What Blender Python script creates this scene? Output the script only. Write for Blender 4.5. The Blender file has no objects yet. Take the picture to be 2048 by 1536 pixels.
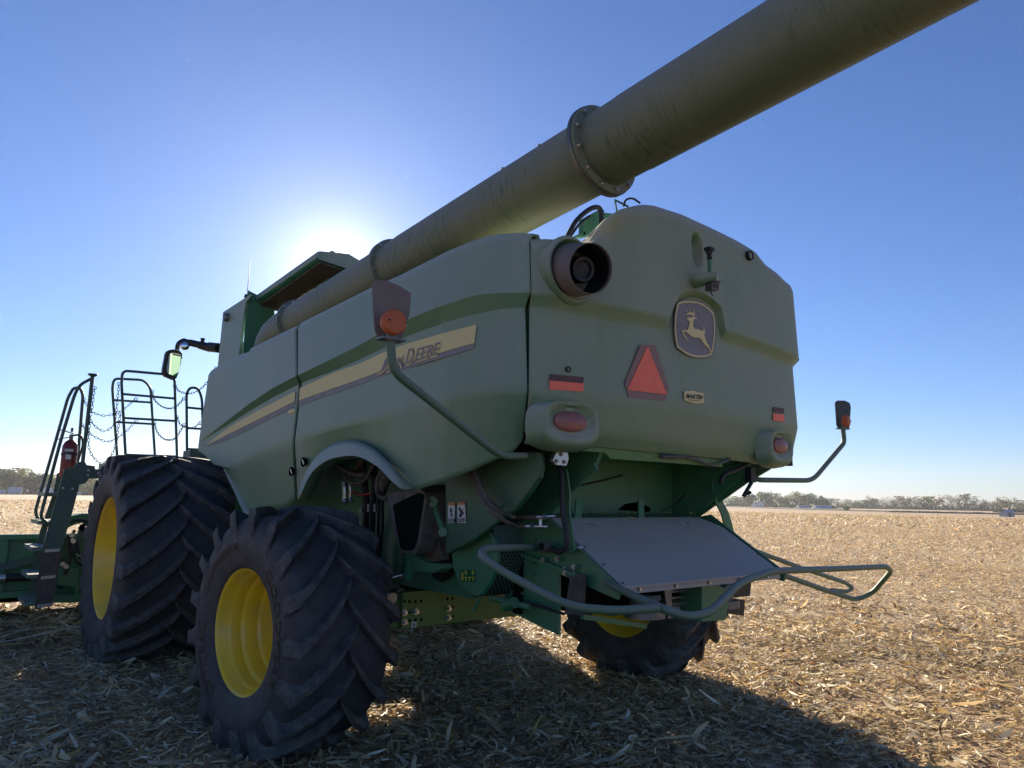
import bpy, math, random
import numpy as np
from mathutils import Vector, Matrix
from mathutils.geometry import tessellate_polygon
R_ = math.radians
random.seed(7); rng = np.random.default_rng(7)
sc = bpy.context.scene
COL = sc.collection
# ------------------------------------------------------------------ camera
CX, CY, CZ, YAW, PITCH, ROLL, FPX = -5.0638, 3.98924, 1.66609, 39.19676, 9.01572, 0.90162, 1450.145
a, b, r = R_(YAW), R_(PITCH), R_(ROLL)
F = np.array([math.cos(b)*math.cos(a), -math.cos(b)*math.sin(a), math.sin(b)])
Rv = np.cross(F, [0, 0, 1]); Rv /= np.linalg.norm(Rv)
Uv = np.cross(Rv, F)
R2 = math.cos(r)*Rv + math.sin(r)*Uv
U2 = -math.sin(r)*Rv + math.cos(r)*Uv
C0 = np.array([CX, CY, CZ])
cd = bpy.data.cameras.new("camera"); cam = bpy.data.objects.new("camera", cd); COL.objects.link(cam)
M = Matrix(((R2[0], U2[0], -F[0], CX), (R2[1], U2[1], -F[1], CY), (R2[2], U2[2], -F[2], CZ), (0, 0, 0, 1)))
cam.matrix_world = M
cd.sensor_fit = 'HORIZONTAL'; cd.sensor_width = 36; cd.lens = FPX/2048*36
cd.clip_start = 0.05; cd.clip_end = 6000
sc.camera = cam
# pixel of the photograph -> point on a real plane
def ray(x, y): return F + R2*(x-1024)/FPX + U2*(768-y)/FPX
def onY(x, y, Y): d = ray(x, y); return C0 + d*((Y-C0[1])/d[1])
def onX(x, y, X): d = ray(x, y); return C0 + d*((X-C0[0])/d[0])
def onZ(x, y, Z): d = ray(x, y); return C0 + d*((Z-C0[2])/d[2])
# ------------------------------------------------------------------ light
sd = ray(672, 545); sd = sd/np.linalg.norm(sd)
SUN_EL = math.asin(sd[2]); SUN_AZ = math.atan2(sd[1], sd[0])
w = bpy.data.worlds.new("World"); sc.world = w; w.use_nodes = True
nt = w.node_tree; bg = nt.nodes['Background']
sky = nt.nodes.new('ShaderNodeTexSky'); sky.sky_type = 'NISHITA'; sky.sun_disc = False
sky.sun_elevation = SUN_EL; sky.sun_rotation = math.pi/2 - SUN_AZ
sky.air_density = 1.0; sky.dust_density = 0.12; sky.ozone_density = 6; sky.altitude = 200
# dust in the air round the sun: an aureole that falls off with the angle from the sun's direction
def wn(t_): return nt.nodes.new(t_)
tg = wn('ShaderNodeTexCoord'); dp = wn('ShaderNodeVectorMath'); dp.operation = 'DOT_PRODUCT'; nrm = wn('ShaderNodeVectorMath'); nrm.operation = 'NORMALIZE'
nt.links.new(tg.outputs['Generated'], nrm.inputs[0]); nt.links.new(nrm.outputs[0], dp.inputs[0]); dp.inputs[1].default_value = tuple(sd)
def wm(op, x, y=None):
    q = wn('ShaderNodeMath'); q.operation = op
    for i_, v_ in enumerate((x, y)):
        if v_ is None: continue
        if isinstance(v_, (int, float)): q.inputs[i_].default_value = v_
        else: nt.links.new(v_, q.inputs[i_])
    return q.outputs[0]
ang = wm('ARCCOSINE', wm('MINIMUM', dp.outputs['Value'], .999999))
glow = wm('ADD', wm('MULTIPLY', wm('EXPONENT', wm('MULTIPLY', ang, -1/R_(2.0))), 9), wm('MULTIPLY', wm('EXPONENT', wm('MULTIPLY', ang, -1/R_(8))), 1.9))
gcol = wn('ShaderNodeVectorMath'); gcol.operation = 'SCALE'; gcol.inputs[0].default_value = (1.0, .97, .86); nt.links.new(glow, gcol.inputs['Scale'])
tint = wn('ShaderNodeVectorMath'); tint.operation = 'MULTIPLY'; tint.inputs[1].default_value = (.72, .68, .78); nt.links.new(sky.outputs[0], tint.inputs[0])
addv = wn('ShaderNodeVectorMath'); addv.operation = 'ADD'; nt.links.new(tint.outputs[0], addv.inputs[0]); nt.links.new(gcol.outputs[0], addv.inputs[1])
nt.links.new(addv.outputs[0], bg.inputs[0]); bg.inputs[1].default_value = 0.05
sl = bpy.data.lights.new("sun", 'SUN'); sl.energy = 3.5; sl.angle = R_(0.5); sl.color = (1, .88, .70)
so = bpy.data.objects.new("sun", sl); COL.objects.link(so)
so.rotation_euler = Vector(tuple(sd)).to_track_quat('Z', 'Y').to_euler()
so.location = (20, -5, 20)
sc.view_settings.view_transform = 'Standard'; sc.view_settings.look = 'None'
sc.view_settings.gamma = 1; sc.view_settings.exposure = 1.92
sc.cycles.max_bounces = 6; sc.cycles.diffuse_bounces = 3; sc.cycles.glossy_bounces = 3
sc.cycles.transparent_max_bounces = 8; sc.cycles.volume_bounces = 0
sc.cycles.sample_clamp_indirect = 4

# ------------------------------------------------------------------ materials
MATS = {}
def nodes(m):
    m.use_nodes = True; t = m.node_tree
    return t, t.nodes['Principled BSDF']
def mat(name, col, rough=.5, metal=0, noise=0, nscale=8, spec=.5, bump=0, bscale=60, col2=None, stretch=None):
    m = bpy.data.materials.new(name); t, p = nodes(m)
    p.inputs['Base Color'].default_value = (*col, 1); p.inputs['Roughness'].default_value = rough
    p.inputs['Metallic'].default_value = metal; p.inputs['Specular IOR Level'].default_value = spec
    tc = t.nodes.new('ShaderNodeTexCoord'); src = tc.outputs['Object']
    if stretch:
        mp = t.nodes.new('ShaderNodeMapping'); mp.inputs['Scale'].default_value = stretch
        t.links.new(src, mp.inputs[0]); src = mp.outputs[0]
    if noise or col2:
        n = t.nodes.new('ShaderNodeTexNoise'); n.inputs['Scale'].default_value = nscale; n.inputs['Detail'].default_value = 6
        n.inputs['Roughness'].default_value = .65
        t.links.new(src, n.inputs['Vector'])
        mr = t.nodes.new('ShaderNodeMapRange'); mr.inputs[1].default_value = .35; mr.inputs[2].default_value = .68
        t.links.new(n.outputs[0], mr.inputs[0])
        mx = t.nodes.new('ShaderNodeMix'); mx.data_type = 'RGBA'
        c2 = col2 if col2 else tuple(c*(1-noise) for c in col)
        mx.inputs[6].default_value = (*col, 1); mx.inputs[7].default_value = (*c2, 1)
        t.links.new(mr.outputs[0], mx.inputs[0]); t.links.new(mx.outputs[2], p.inputs['Base Color'])
    if bump:
        n2 = t.nodes.new('ShaderNodeTexNoise'); n2.inputs['Scale'].default_value = bscale; n2.inputs['Detail'].default_value = 4
        t.links.new(src, n2.inputs['Vector'])
        bp = t.nodes.new('ShaderNodeBump'); bp.inputs['Strength'].default_value = bump; bp.inputs['Distance'].default_value = .01
        t.links.new(n2.outputs[0], bp.inputs['Height']); t.links.new(bp.outputs[0], p.inputs['Normal'])
    MATS[name] = m
    return m
def dusty(name, paint, dust, lo, hi, rough=.42, streak=False, up=.55):
    """paint under settled field dust: more on upward faces, blotchy, thin scratches where it was brushed off"""
    m = bpy.data.materials.new(name); t, p = nodes(m); N = t.nodes.new; L = t.links.new
    tc = N('ShaderNodeTexCoord'); geo = N('ShaderNodeNewGeometry')
    n = N('ShaderNodeTexNoise'); n.inputs['Scale'].default_value = 1.6; n.inputs['Detail'].default_value = 8; n.inputs['Roughness'].default_value = .6
    L(tc.outputs['Object'], n.inputs['Vector'])
    n2 = N('ShaderNodeTexNoise'); n2.inputs['Scale'].default_value = 60; n2.inputs['Detail'].default_value = 5
    L(tc.outputs['Object'], n2.inputs['Vector'])
    sx = N('ShaderNodeSeparateXYZ'); L(geo.outputs['Normal'], sx.inputs[0])
    def mth(op, x, y=None, z=None):
        q = N('ShaderNodeMath'); q.operation = op
        for i, v in enumerate((x, y, z)):
            if v is None: continue
            if isinstance(v, (int, float)): q.inputs[i].default_value = v
            else: L(v, q.inputs[i])
        return q.outputs[0]
    s = mth('MULTIPLY_ADD', sx.outputs[2], up, .5)
    s = mth('ADD', s, mth('MULTIPLY_ADD', n.outputs[0], .8, -.4))
    s = mth('ADD', s, mth('MULTIPLY_ADD', n2.outputs[0], .35, -.175))
    mr = N('ShaderNodeMapRange'); mr.inputs[1].default_value = 0; mr.inputs[2].default_value = 1; mr.inputs[3].default_value = lo; mr.inputs[4].default_value = hi
    L(s, mr.inputs[0]); fac = mr.outputs[0]
    if streak:
        mp = N('ShaderNodeMapping'); mp.inputs['Scale'].default_value = (26, 3.0, 3.0); L(tc.outputs['Object'], mp.inputs[0])
        n3 = N('ShaderNodeTexNoise'); n3.inputs['Scale'].default_value = 2.2; n3.inputs['Detail'].default_value = 6; n3.inputs['Roughness'].default_value = .7
        L(mp.outputs[0], n3.inputs['Vector'])
        m3 = N('ShaderNodeMapRange'); m3.inputs[1].default_value = .53; m3.inputs[2].default_value = .63
        L(n3.outputs[0], m3.inputs[0])
        n4 = N('ShaderNodeTexNoise'); n4.inputs['Scale'].default_value = 1.1; n4.inputs['Detail'].default_value = 2
        L(tc.outputs['Object'], n4.inputs['Vector'])
        m4 = N('ShaderNodeMapRange'); m4.inputs[1].default_value = .45; m4.inputs[2].default_value = .62
        L(n4.outputs[0], m4.inputs[0])
        fac = mth('MULTIPLY', fac, mth('SUBTRACT', 1, mth('MULTIPLY', mth('MULTIPLY', m3.outputs[0], m4.outputs[0]), .85)))
    else:
        # rain runs and rub marks: faint vertical streaks
        mp = N('ShaderNodeMapping'); mp.inputs['Scale'].default_value = (9, 9, .5); L(tc.outputs['Object'], mp.inputs[0])
        n3 = N('ShaderNodeTexNoise'); n3.inputs['Scale'].default_value = 2.0; n3.inputs['Detail'].default_value = 7; n3.inputs['Roughness'].default_value = .7
        L(mp.outputs[0], n3.inputs['Vector'])
        m3 = N('ShaderNodeMapRange'); m3.inputs[1].default_value = .55; m3.inputs[2].default_value = .8
        L(n3.outputs[0], m3.inputs[0])
        fac = mth('MULTIPLY', fac, mth('SUBTRACT', 1, mth('MULTIPLY', m3.outputs[0], .20)))
    mx = N('ShaderNodeMix'); mx.data_type = 'RGBA'; mx.inputs[6].default_value = (*paint, 1); mx.inputs[7].default_value = (*dust, 1)
    L(fac, mx.inputs[0]); L(mx.outputs[2], p.inputs['Base Color'])
    rr = N('ShaderNodeMapRange'); rr.inputs[3].default_value = rough; rr.inputs[4].default_value = .62
    L(fac, rr.inputs[0]); L(rr.outputs[0], p.inputs['Roughness'])
    p.inputs['Specular IOR Level'].default_value = .4
    bp = N('ShaderNodeBump'); bp.inputs['Strength'].default_value = .12; bp.inputs['Distance'].default_value = .004
    L(n2.outputs[0], bp.inputs['Height']); L(bp.outputs[0], p.inputs['Normal'])
    MATS[name] = m
    return m
DUST = (.44, .43, .375)
PANEL = dusty('panel_paint', (.030, .185, .075), DUST, .24, .76, .33, up=1.0)
HOODM = dusty('hood_paint', (.04, .17, .06), (.45, .41, .33), .25, .80, .34, up=.95)
AUGM = dusty('auger_paint', (.018, .085, .03), (.275, .26, .20), .34, .98, .5, streak=True, up=.5)
CHASSIS = dusty('chassis_paint', (.016, .17, .07), (.32, .29, .23), .0, .35, .35)
AXLE = dusty('axle_paint', (.07, .19, .03), (.28, .25, .14), .0, .45, .4)
TUBE = dusty('tube_paint', (.02, .12, .06), (.26, .255, .22), .15, .8, .5)
RAIL = dusty('rail_paint', (.012, .07, .045), (.16, .17, .16), .05, .6, .4)
SHEET = dusty('dusty_sheet', (.30, .28, .26), (.43, .38, .34), .3, 1, .5)
RUBBER = mat('rubber', (.038, .038, .043), .62, noise=.5, nscale=9, bump=.25, bscale=40, spec=.35, col2=(.068, .064, .064))
LUGM = mat('lug_rubber', (.045, .046, .050), .7, nscale=14, bump=.35, bscale=55, spec=.3, col2=(.115, .108, .10))
LETTER = mat('tyre_lettering', (.006, .006, .007), .5)
YEL = mat('rim_yellow', (.86, .56, .02), .35, noise=.35, nscale=5, spec=.5, col2=(.68, .46, .07))
BLACK = mat('black_plastic', (.014, .014, .016), .5, noise=.3)
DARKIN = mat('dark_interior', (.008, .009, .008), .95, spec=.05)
GREY = mat('grey_steel', (.2, .2, .2), .45, metal=.6, noise=.4)
BRIGHT = mat('bright_steel', (.55, .55, .53), .3, metal=.9, noise=.2)
HOSE = mat('rubber_hose', (.06, .055, .05), .7, noise=.5, nscale=20, bump=.3, bscale=120, col2=(.15, .13, .11))
HOSED = mat('dark_hose', (.02, .02, .022), .6, noise=.3, nscale=20)
DECY = mat('decal_yellow', (.74, .62, .27), .6, noise=.25, nscale=30, col2=(.66, .56, .29))
DECK = mat('decal_dark', (.20, .185, .20), .65, noise=.3, nscale=10, col2=(.24, .22, .235))
DECG = mat('decal_grey', (.29, .285, .285), .7, noise=.2)
ORG = mat('fluorescent_orange', (1.0, .19, .10), .5, noise=.1, nscale=12, col2=(.92, .17, .10))
REDD = mat('dusty_red', (.30, .14, .12), .6, noise=.3, nscale=12, col2=(.28, .19, .16))
WHITE = mat('label_white', (.6, .6, .6), .5)
PRINT = mat('label_print', (.03, .03, .035), .6)
LORG = mat('label_orange', (.5, .18, .05), .5)
RED = mat('extinguisher_red', (.20, .015, .015), .35, noise=.3)
MUD = mat('packed_chaff', (.06, .045, .03), .95, bump=1, bscale=70, nscale=40, col2=(.16, .12, .08))
RUST = mat('rusty_plate', (.10, .085, .075), .75, nscale=12, col2=(.05, .04, .035))
def lensmat(name, col, em=0):
    m = mat(name, col, .35, noise=.25, nscale=20, col2=tuple(c*.7+.05 for c in col))
    t, p = nodes(m)
    p.inputs['Transmission Weight'].default_value = .25; p.inputs['Coat Weight'].default_value = .2
    return m
SHIELD = mat('dusty_shield', (.19, .155, .14), .7, noise=.2, nscale=6)
LENSR = lensmat('tail_lens', (.42, .13, .11)); 
def translucent(name, col, tcol, f=.5):
    m = bpy.data.materials.new(name); t, p = nodes(m); out = t.nodes['Material Output']
    p.inputs['Base Color'].default_value = (*col, 1); p.inputs['Roughness'].default_value = .4
    tr = t.nodes.new('ShaderNodeBsdfTranslucent'); tr.inputs[0].default_value = (*tcol, 1)
    ms = t.nodes.new('ShaderNodeMixShader'); ms.inputs[0].default_value = f
    t.links.new(p.outputs[0], ms.inputs[1]); t.links.new(tr.outputs[0], ms.inputs[2]); t.links.new(ms.outputs[0], out.inputs[0])
    MATS[name] = m; return m
LENSA = translucent('amber_lens', (.62, .20, .10), (1, .35, .05), .5)
MIRR = mat('mirror_glass', (.7, .75, .8), .03, metal=1)
CABG = mat('cab_glass', (.02, .025, .03), .08)

# ------------------------------------------------------------------ mesh helpers
def link(name, me, parent=None, mats=()):
    o = bpy.data.objects.new(name, me); COL.objects.link(o)
    for m in mats: me.materials.append(m)
    if parent: o.parent = parent
    return o
def tag(o, label, cat, group=None, kind=None):
    if label: o['label'] = label
    if cat: o['category'] = cat
    if group: o['group'] = group
    if kind: o['kind'] = kind
    return o
def empty(name, loc, parent=None):
    o = bpy.data.objects.new(name, None); o.location = loc; COL.objects.link(o); o.empty_display_size = .2
    if parent: o.parent = parent
    return o
def V(*p): return np.array(p, float)
class MB:
    def __init__(s): s.v = []; s.f = []
    def add(s, vs, fs):
        n = len(s.v); s.v += [tuple(map(float, q)) for q in vs]; s.f += [tuple(i+n for i in f) for f in fs]; return s
    def box(s, c, d, ax=None):
        c = V(*c); hx, hy, hz = [q/2 for q in d]
        if ax is None: ax = np.eye(3)
        vs = [c + ax[0]*sx*hx + ax[1]*sy*hy + ax[2]*sz*hz for sx in (-1, 1) for sy in (-1, 1) for sz in (-1, 1)]
        return s.add(vs, [(0, 1, 3, 2), (4, 6, 7, 5), (0, 4, 5, 1), (2, 3, 7, 6), (0, 2, 6, 4), (1, 5, 7, 3)])
    def bar(s, p, q, wd, th, up=(0, 0, 1)):
        p, q = V(*p), V(*q); d = q-p; L = np.linalg.norm(d); d = d/L
        u = V(*up); u = u-d*(u@d); u /= np.linalg.norm(u); v = np.cross(d, u)
        return s.box((p+q)/2, (L, wd, th), np.array([d, v, u]))
    def cyl(s, p, q, r1, r2=None, n=16, cap=True):
        if r2 is None: r2 = r1
        p, q = V(*p), V(*q); d = q-p; d = d/np.linalg.norm(d)
        u = np.cross(d, (0, 0, 1) if abs(d[2]) < .9 else (1, 0, 0)); u /= np.linalg.norm(u); v = np.cross(d, u)
        vs = []
        for c, rr in ((p, r1), (q, r2)):
            for i in range(n):
                t = 2*math.pi*i/n; vs.append(c + rr*(math.cos(t)*u + math.sin(t)*v))
        fs = [(i, (i+1) % n, n+(i+1) % n, n+i) for i in range(n)]
        if cap: fs += [tuple(range(n))[::-1], tuple(range(n, 2*n))]
        return s.add(vs, fs)
    def lathe(s, o, ax, prof, n=48):
        """prof: list of (distance along axis, radius)"""
        o = V(*o); d = V(*ax); d /= np.linalg.norm(d)
        u = np.cross(d, (0, 0, 1) if abs(d[2]) < .9 else (1, 0, 0)); u /= np.linalg.norm(u); v = np.cross(d, u)
        vs = []
        for (h, rr) in prof:
            for i in range(n):
                t = 2*math.pi*i/n; vs.append(o + d*h + rr*(math.cos(t)*u + math.sin(t)*v))
        fs = []
        for k in range(len(prof)-1):
            for i in range(n):
                j = (i+1) % n; fs.append((k*n+i, k*n+j, (k+1)*n+j, (k+1)*n+i))
        return s.add(vs, fs)
    def tube(s, pts, r, n=10, sub=6, smooth=True, closed=False):
        P = [V(*q) for q in pts]
        if smooth and len(P) > 2: P = catmull(P, sub)
        m = len(P); T = []
        for i in range(m):
            T.append(P[min(i+1, m-1)]-P[max(i-1, 0)]); T[-1] /= (np.linalg.norm(T[-1])+1e-9)
        u = np.cross(T[0], (0, 0, 1) if abs(T[0][2]) < .9 else (1, 0, 0)); u /= np.linalg.norm(u)
        vs = []
        for i in range(m):
            u = u - T[i]*(u@T[i]); u /= np.linalg.norm(u); v = np.cross(T[i], u)
            rr = r[i] if isinstance(r, (list, tuple)) else r
            for k in range(n):
                t = 2*math.pi*k/n; vs.append(P[i] + rr*(math.cos(t)*u + math.sin(t)*v))
        fs = [(i*n+k, i*n+(k+1) % n, (i+1)*n+(k+1) % n, (i+1)*n+k) for i in range(m-1) for k in range(n)]
        fs += [tuple(range(n))[::-1], tuple(range((m-1)*n, m*n))]
        return s.add(vs, fs)
    def plate(s, pts, thick):
        """pts: 3D polygon; thick: vector"""
        P = [V(*q) for q in pts]; n = len(P); t = V(*thick)
        vs = P + [q+t for q in P]
        tri = tessellate_polygon([[Vector(tuple(q)) for q in P]])
        fs = [tuple(x) for x in tri] + [tuple(n+i for i in x[::-1]) for x in tri]
        fs += [(i, i+n, (i+1) % n+n, (i+1) % n) for i in range(n)]
        return s.add(vs, fs)
    def sphere(s, c, r, n=12, m=8, sc3=(1, 1, 1)):
        vs = []; c = V(*c)
        for i in range(m+1):
            ph = math.pi*i/m
            for k in range(n):
                t = 2*math.pi*k/n; vs.append(c + r*V(sc3[0]*math.sin(ph)*math.cos(t), sc3[1]*math.sin(ph)*math.sin(t), sc3[2]*math.cos(ph)))
        return s.add(vs, [(i*n+k, i*n+(k+1) % n, (i+1)*n+(k+1) % n, (i+1)*n+k) for i in range(m) for k in range(n)])
    def build(s, name, m, parent=None, smooth=None, bevel=0, off=(0, 0, 0)):
        me = bpy.data.meshes.new(name)
        me.from_pydata([tuple(np.array(q)-np.array(off)) for q in s.v], [], s.f); me.validate(); me.update()
        import bmesh
        bm = bmesh.new(); bm.from_mesh(me); bmesh.ops.remove_doubles(bm, verts=bm.verts, dist=1e-5)
        bmesh.ops.recalc_face_normals(bm, faces=bm.faces); bm.to_mesh(me); bm.free()
        o = link(name, me, parent, [m])
        if smooth is not None:
            me.shade_smooth(); me.set_sharp_from_angle(angle=R_(smooth))
        if bevel:
            bv = o.modifiers.new('bevel', 'BEVEL'); bv.width = bevel; bv.segments = 2; bv.limit_method = 'ANGLE'
        return o
def catmull(P, sub=6):
    P = [V(*q) for q in P]; out = []
    E = [2*P[0]-P[1]] + P + [2*P[-1]-P[-2]]
    for i in range(1, len(E)-2):
        p0, p1, p2, p3 = E[i-1], E[i], E[i+1], E[i+2]
        for k in range(sub):
            t = k/sub
            out.append(.5*((2*p1)+(-p0+p2)*t+(2*p0-5*p1+4*p2-p3)*t*t+(-p0+3*p1-3*p2+p3)*t**3))
    out.append(P[-1]); return out
def bend(P, rad=.08):
    """polyline with rounded corners"""
    P = [V(*q) for q in P]; out = [P[0]]
    for i in range(1, len(P)-1):
        a1, c, b1 = P[i-1], P[i], P[i+1]
        la, lb = np.linalg.norm(a1-c), np.linalg.norm(b1-c); k = min(rad, la*.45, lb*.45)
        p, q = c+(a1-c)/la*k, c+(b1-c)/lb*k
        for t in (0, .25, .5, .75, 1): out.append((1-t)**2*p + 2*t*(1-t)*c + t*t*q)
    out.append(P[-1]); return out

# ==================================================================== GROUND
def gz(x, y):
    u = np.clip((-y-60)/260., 0, 1); return -2.0*(u*u*(3-2*u))
def ghit(px, py):
    z = 0
    for _ in range(30):
        p = onZ(px, py, z); z = float(gz(p[0], p[1]))
    return V(p[0], p[1], z)
def far(px, dist):
    """ground point at the photograph column px, dist metres away"""
    d = ray(px, 995 + (px-1024)*.0157); d = d/np.hypot(d[0], d[1])
    x, y = C0[0]+d[0]*dist, C0[1]+d[1]*dist
    return V(x, y, float(gz(x, y)))
rad = [0.0] + list(np.geomspace(1.0, 4000, 90)); na = 120
gv = [(CX, CY, 0)]; gf = []
for rr in rad[1:]:
    for k in range(na):
        t = 2*math.pi*k/na; x = CX+rr*math.cos(t); y = CY+rr*math.sin(t)
        gv.append((x, y, float(gz(x, y))))
for k in range(na): gf.append((0, 1+k, 1+(k+1) % na))
for i in range(len(rad)-2):
    for k in range(na):
        j = (k+1) % na; gf.append((1+i*na+k, 1+(i+1)*na+k, 1+(i+1)*na+j, 1+i*na+j))
me = bpy.data.meshes.new('field_ground'); me.from_pydata(gv, [], gf); me.update(); me.shade_smooth()
gm = bpy.data.materials.new('stubble_field'); t, p = nodes(gm); N = t.nodes.new; L = t.links.new
tc = N('ShaderNodeTexCoord')
def noise(scale, det=6, ro=.6, vec=None):
    n = N('ShaderNodeTexNoise'); n.inputs['Scale'].default_value = scale; n.inputs['Detail'].default_value = det; n.inputs['Roughness'].default_value = ro
    L(vec or tc.outputs['Object'], n.inputs['Vector']); return n.outputs[0]
cr = N('ShaderNodeValToRGB'); L(noise(9, 9, .75), cr.inputs[0])
e = cr.color_ramp.elements
e[0].position = .36; e[0].color = (.30, .20, .11, 1); e[1].position = .66; e[1].color = (.68, .52, .32, 1)
x2 = e.new(.5); x2.color = (.42, .295, .16, 1)
mx = N('ShaderNodeMix'); mx.data_type = 'RGBA'; mx.blend_type = 'MULTIPLY'
mr = N('ShaderNodeMapRange'); L(noise(.12, 4), mr.inputs[0]); mr.inputs[1].default_value = .3; mr.inputs[2].default_value = .7; mr.inputs[3].default_value = .0; mr.inputs[4].default_value = .55
L(mr.outputs[0], mx.inputs[0]); L(cr.outputs[0], mx.inputs[6]); mx.inputs[7].default_value = (.66, .50, .36, 1)
L(mx.outputs[2], p.inputs['Base Color']); p.inputs['Roughness'].default_value = .85
bp = N('ShaderNodeBump'); bp.inputs['Strength'].default_value = 1; bp.inputs['Distance'].default_value = .06
L(noise(14, 8, .7), bp.inputs['Height']); L(bp.outputs[0], p.inputs['Normal'])
tag(link('field_ground', me, None, [gm]), None, None, kind='structure')

# ---- corn residue: chopped leaves, husks and stalk bits lying on the field (uncountable)
def strawmat():
    m = bpy.data.materials.new('corn_residue'); t, p = nodes(m); N = t.nodes.new; L = t.links.new; out = t.nodes['Material Output']
    at = N('ShaderNodeAttribute'); at.attribute_name = 'tint'
    n = N('ShaderNodeTexNoise'); n.inputs['Scale'].default_value = 90; tc = N('ShaderNodeTexCoord'); L(tc.outputs['Object'], n.inputs['Vector'])
    mx = N('ShaderNodeMix'); mx.data_type = 'RGBA'; mx.blend_type = 'MULTIPLY'; mx.inputs[0].default_value = .5
    L(at.outputs['Color'], mx.inputs[6]); L(n.outputs[0], mx.inputs[7])
    p.inputs['Roughness'].default_value = .55; p.inputs['Specular IOR Level'].default_value = .3
    L(at.outputs['Color'], p.inputs['Base Color'])
    tr = N('ShaderNodeBsdfTranslucent'); L(at.outputs['Color'], tr.inputs[0])
    ms = N('ShaderNodeMixShader'); ms.inputs[0].default_value = .35
    L(p.outputs[0], ms.inputs[1]); L(tr.outputs[0], ms.inputs[2]); L(ms.outputs[0], out.inputs[0])
    return m
STRAW = strawmat()
PAL = np.array([(.69, .53, .31), (.77, .63, .41), (.55, .40, .22), (.38, .26, .14), (.88, .80, .62), (.68, .46, .19), (.19, .12, .07), (.64, .56, .43), (.48, .23, .09)])
PW = np.array([.21, .18, .17, .13, .10, .08, .06, .05, .02])
def strips(name, cx, cy, n, lmin, lmax, wmin, wmax, lift, tilt, scale=1.0, base=None):
    L_ = rng.uniform(lmin, lmax, n)*rng.choice([1, 1, 1.4, .6], n)*scale; W_ = rng.uniform(wmin, wmax, n)*scale
    th = rng.uniform(0, 2*np.pi, n); ti = rng.normal(0, tilt, n); rl = rng.normal(0, .5, n); curl = rng.normal(0, .25, n); bendh = rng.normal(0, .35, n)
    z0 = (gz(cx, cy) if base is None else base) + rng.uniform(0, lift, n)
    d = np.stack([np.cos(th)*np.cos(ti), np.sin(th)*np.cos(ti), np.sin(ti)], 1)
    h = np.stack([-np.sin(th), np.cos(th), 0*th], 1); u = np.cross(d, h)
    wv = h*np.cos(rl)[:, None] + u*np.sin(rl)[:, None]; uv = np.cross(d, wv)
    S = 4; V_ = np.zeros((n, S, 2, 3))
    for i in range(S):
        s = i/(S-1)-.5; taper = [.45, 1, .95, .3][i]
        c = np.stack([cx, cy, z0], 1) + d*(s*L_)[:, None] + h*(bendh*L_*(s*s-.08))[:, None] + uv*(curl*L_*(s*s-.08))[:, None]
        for k, sg in enumerate((-1, 1)):
            V_[:, i, k] = c + wv*(sg*W_*taper/2)[:, None]
    zmin = V_[..., 2].min((1, 2)); gnd = gz(cx, cy) if base is None else base
    V_[..., 2] += np.maximum(0, gnd + .002 - zmin - .3*np.abs(np.sin(ti))*L_)[:, None, None]
    verts = V_.reshape(-1, 3)
    base_i = (np.arange(n)*S*2)[:, None, None]
    q = np.array([[2*i, 2*i+1, 2*i+3, 2*i+2] for i in range(S-1)])[None]
    faces = (base_i + q).reshape(-1, 4)
    kk_ = .5+.5*np.sin(cx*1.3+np.sin(cy*.7)*2)*np.sin(cy*.9+1.1*np.sin(cx*.45)); col = PAL[rng.choice(len(PAL), n, p=PW)]*(.86+.28*kk_+.10*np.sin(cy*8.27))[:, None]*np.array([.98, .98, .93])*rng.uniform(.75, 1.15, (n, 1))
    return verts, faces, np.repeat(col, S*2, 0)
def strip_object(name, packs, m):
    vs, fs, cs, o = [], [], [], 0
    for v, f, c in packs: vs.append(v); fs.append(f+o); cs.append(c); o += len(v)
    v = np.concatenate(vs); f = np.concatenate(fs); c = np.concatenate(cs)
    me = bpy.data.meshes.new(name)
    me.vertices.add(len(v)); me.vertices.foreach_set('co', v.astype(np.float32).ravel())
    me.loops.add(f.size); me.loops.foreach_set('vertex_index', f.astype(np.int32).ravel())
    me.polygons.add(len(f)); me.polygons.foreach_set('loop_start', np.arange(0, f.size, 4, dtype=np.int32)); me.polygons.foreach_set('loop_total', np.full(len(f), 4, dtype=np.int32))
    at = me.color_attributes.new('tint', 'FLOAT_COLOR', 'POINT')
    at.data.foreach_set('color', np.concatenate([c, np.ones((len(c), 1))], 1).astype(np.float32).ravel())
    me.update(); me.polygons.foreach_set('use_smooth', np.ones(len(f), dtype=bool))
    return link(name, me, None, [m])
def wedge(n, r0, r1, half=50):
    """random points in the part of the field in front of the viewer"""
    rr = np.sqrt(rng.uniform(r0*r0, r1*r1, n)); t = -R_(YAW) + rng.uniform(-R_(half), R_(half), n)
    return CX + rr*np.cos(t), CY + rr*np.sin(t)
def clump(x, y, f=.7):
    """thin the residue into drifts and bare patches"""
    k = np.sin(x*1.9+1.3*np.sin(y*1.1))*np.sin(y*2.3+1.7*np.sin(x*.9)) + .6*np.sin(x*5.1+y*3.3)*np.sin(y*4.7-x*1.7)
    keep = rng.uniform(0, 1, len(x)) < np.clip(f + .35*k, .12, 1); return x[keep], y[keep]
packs = []
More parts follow.
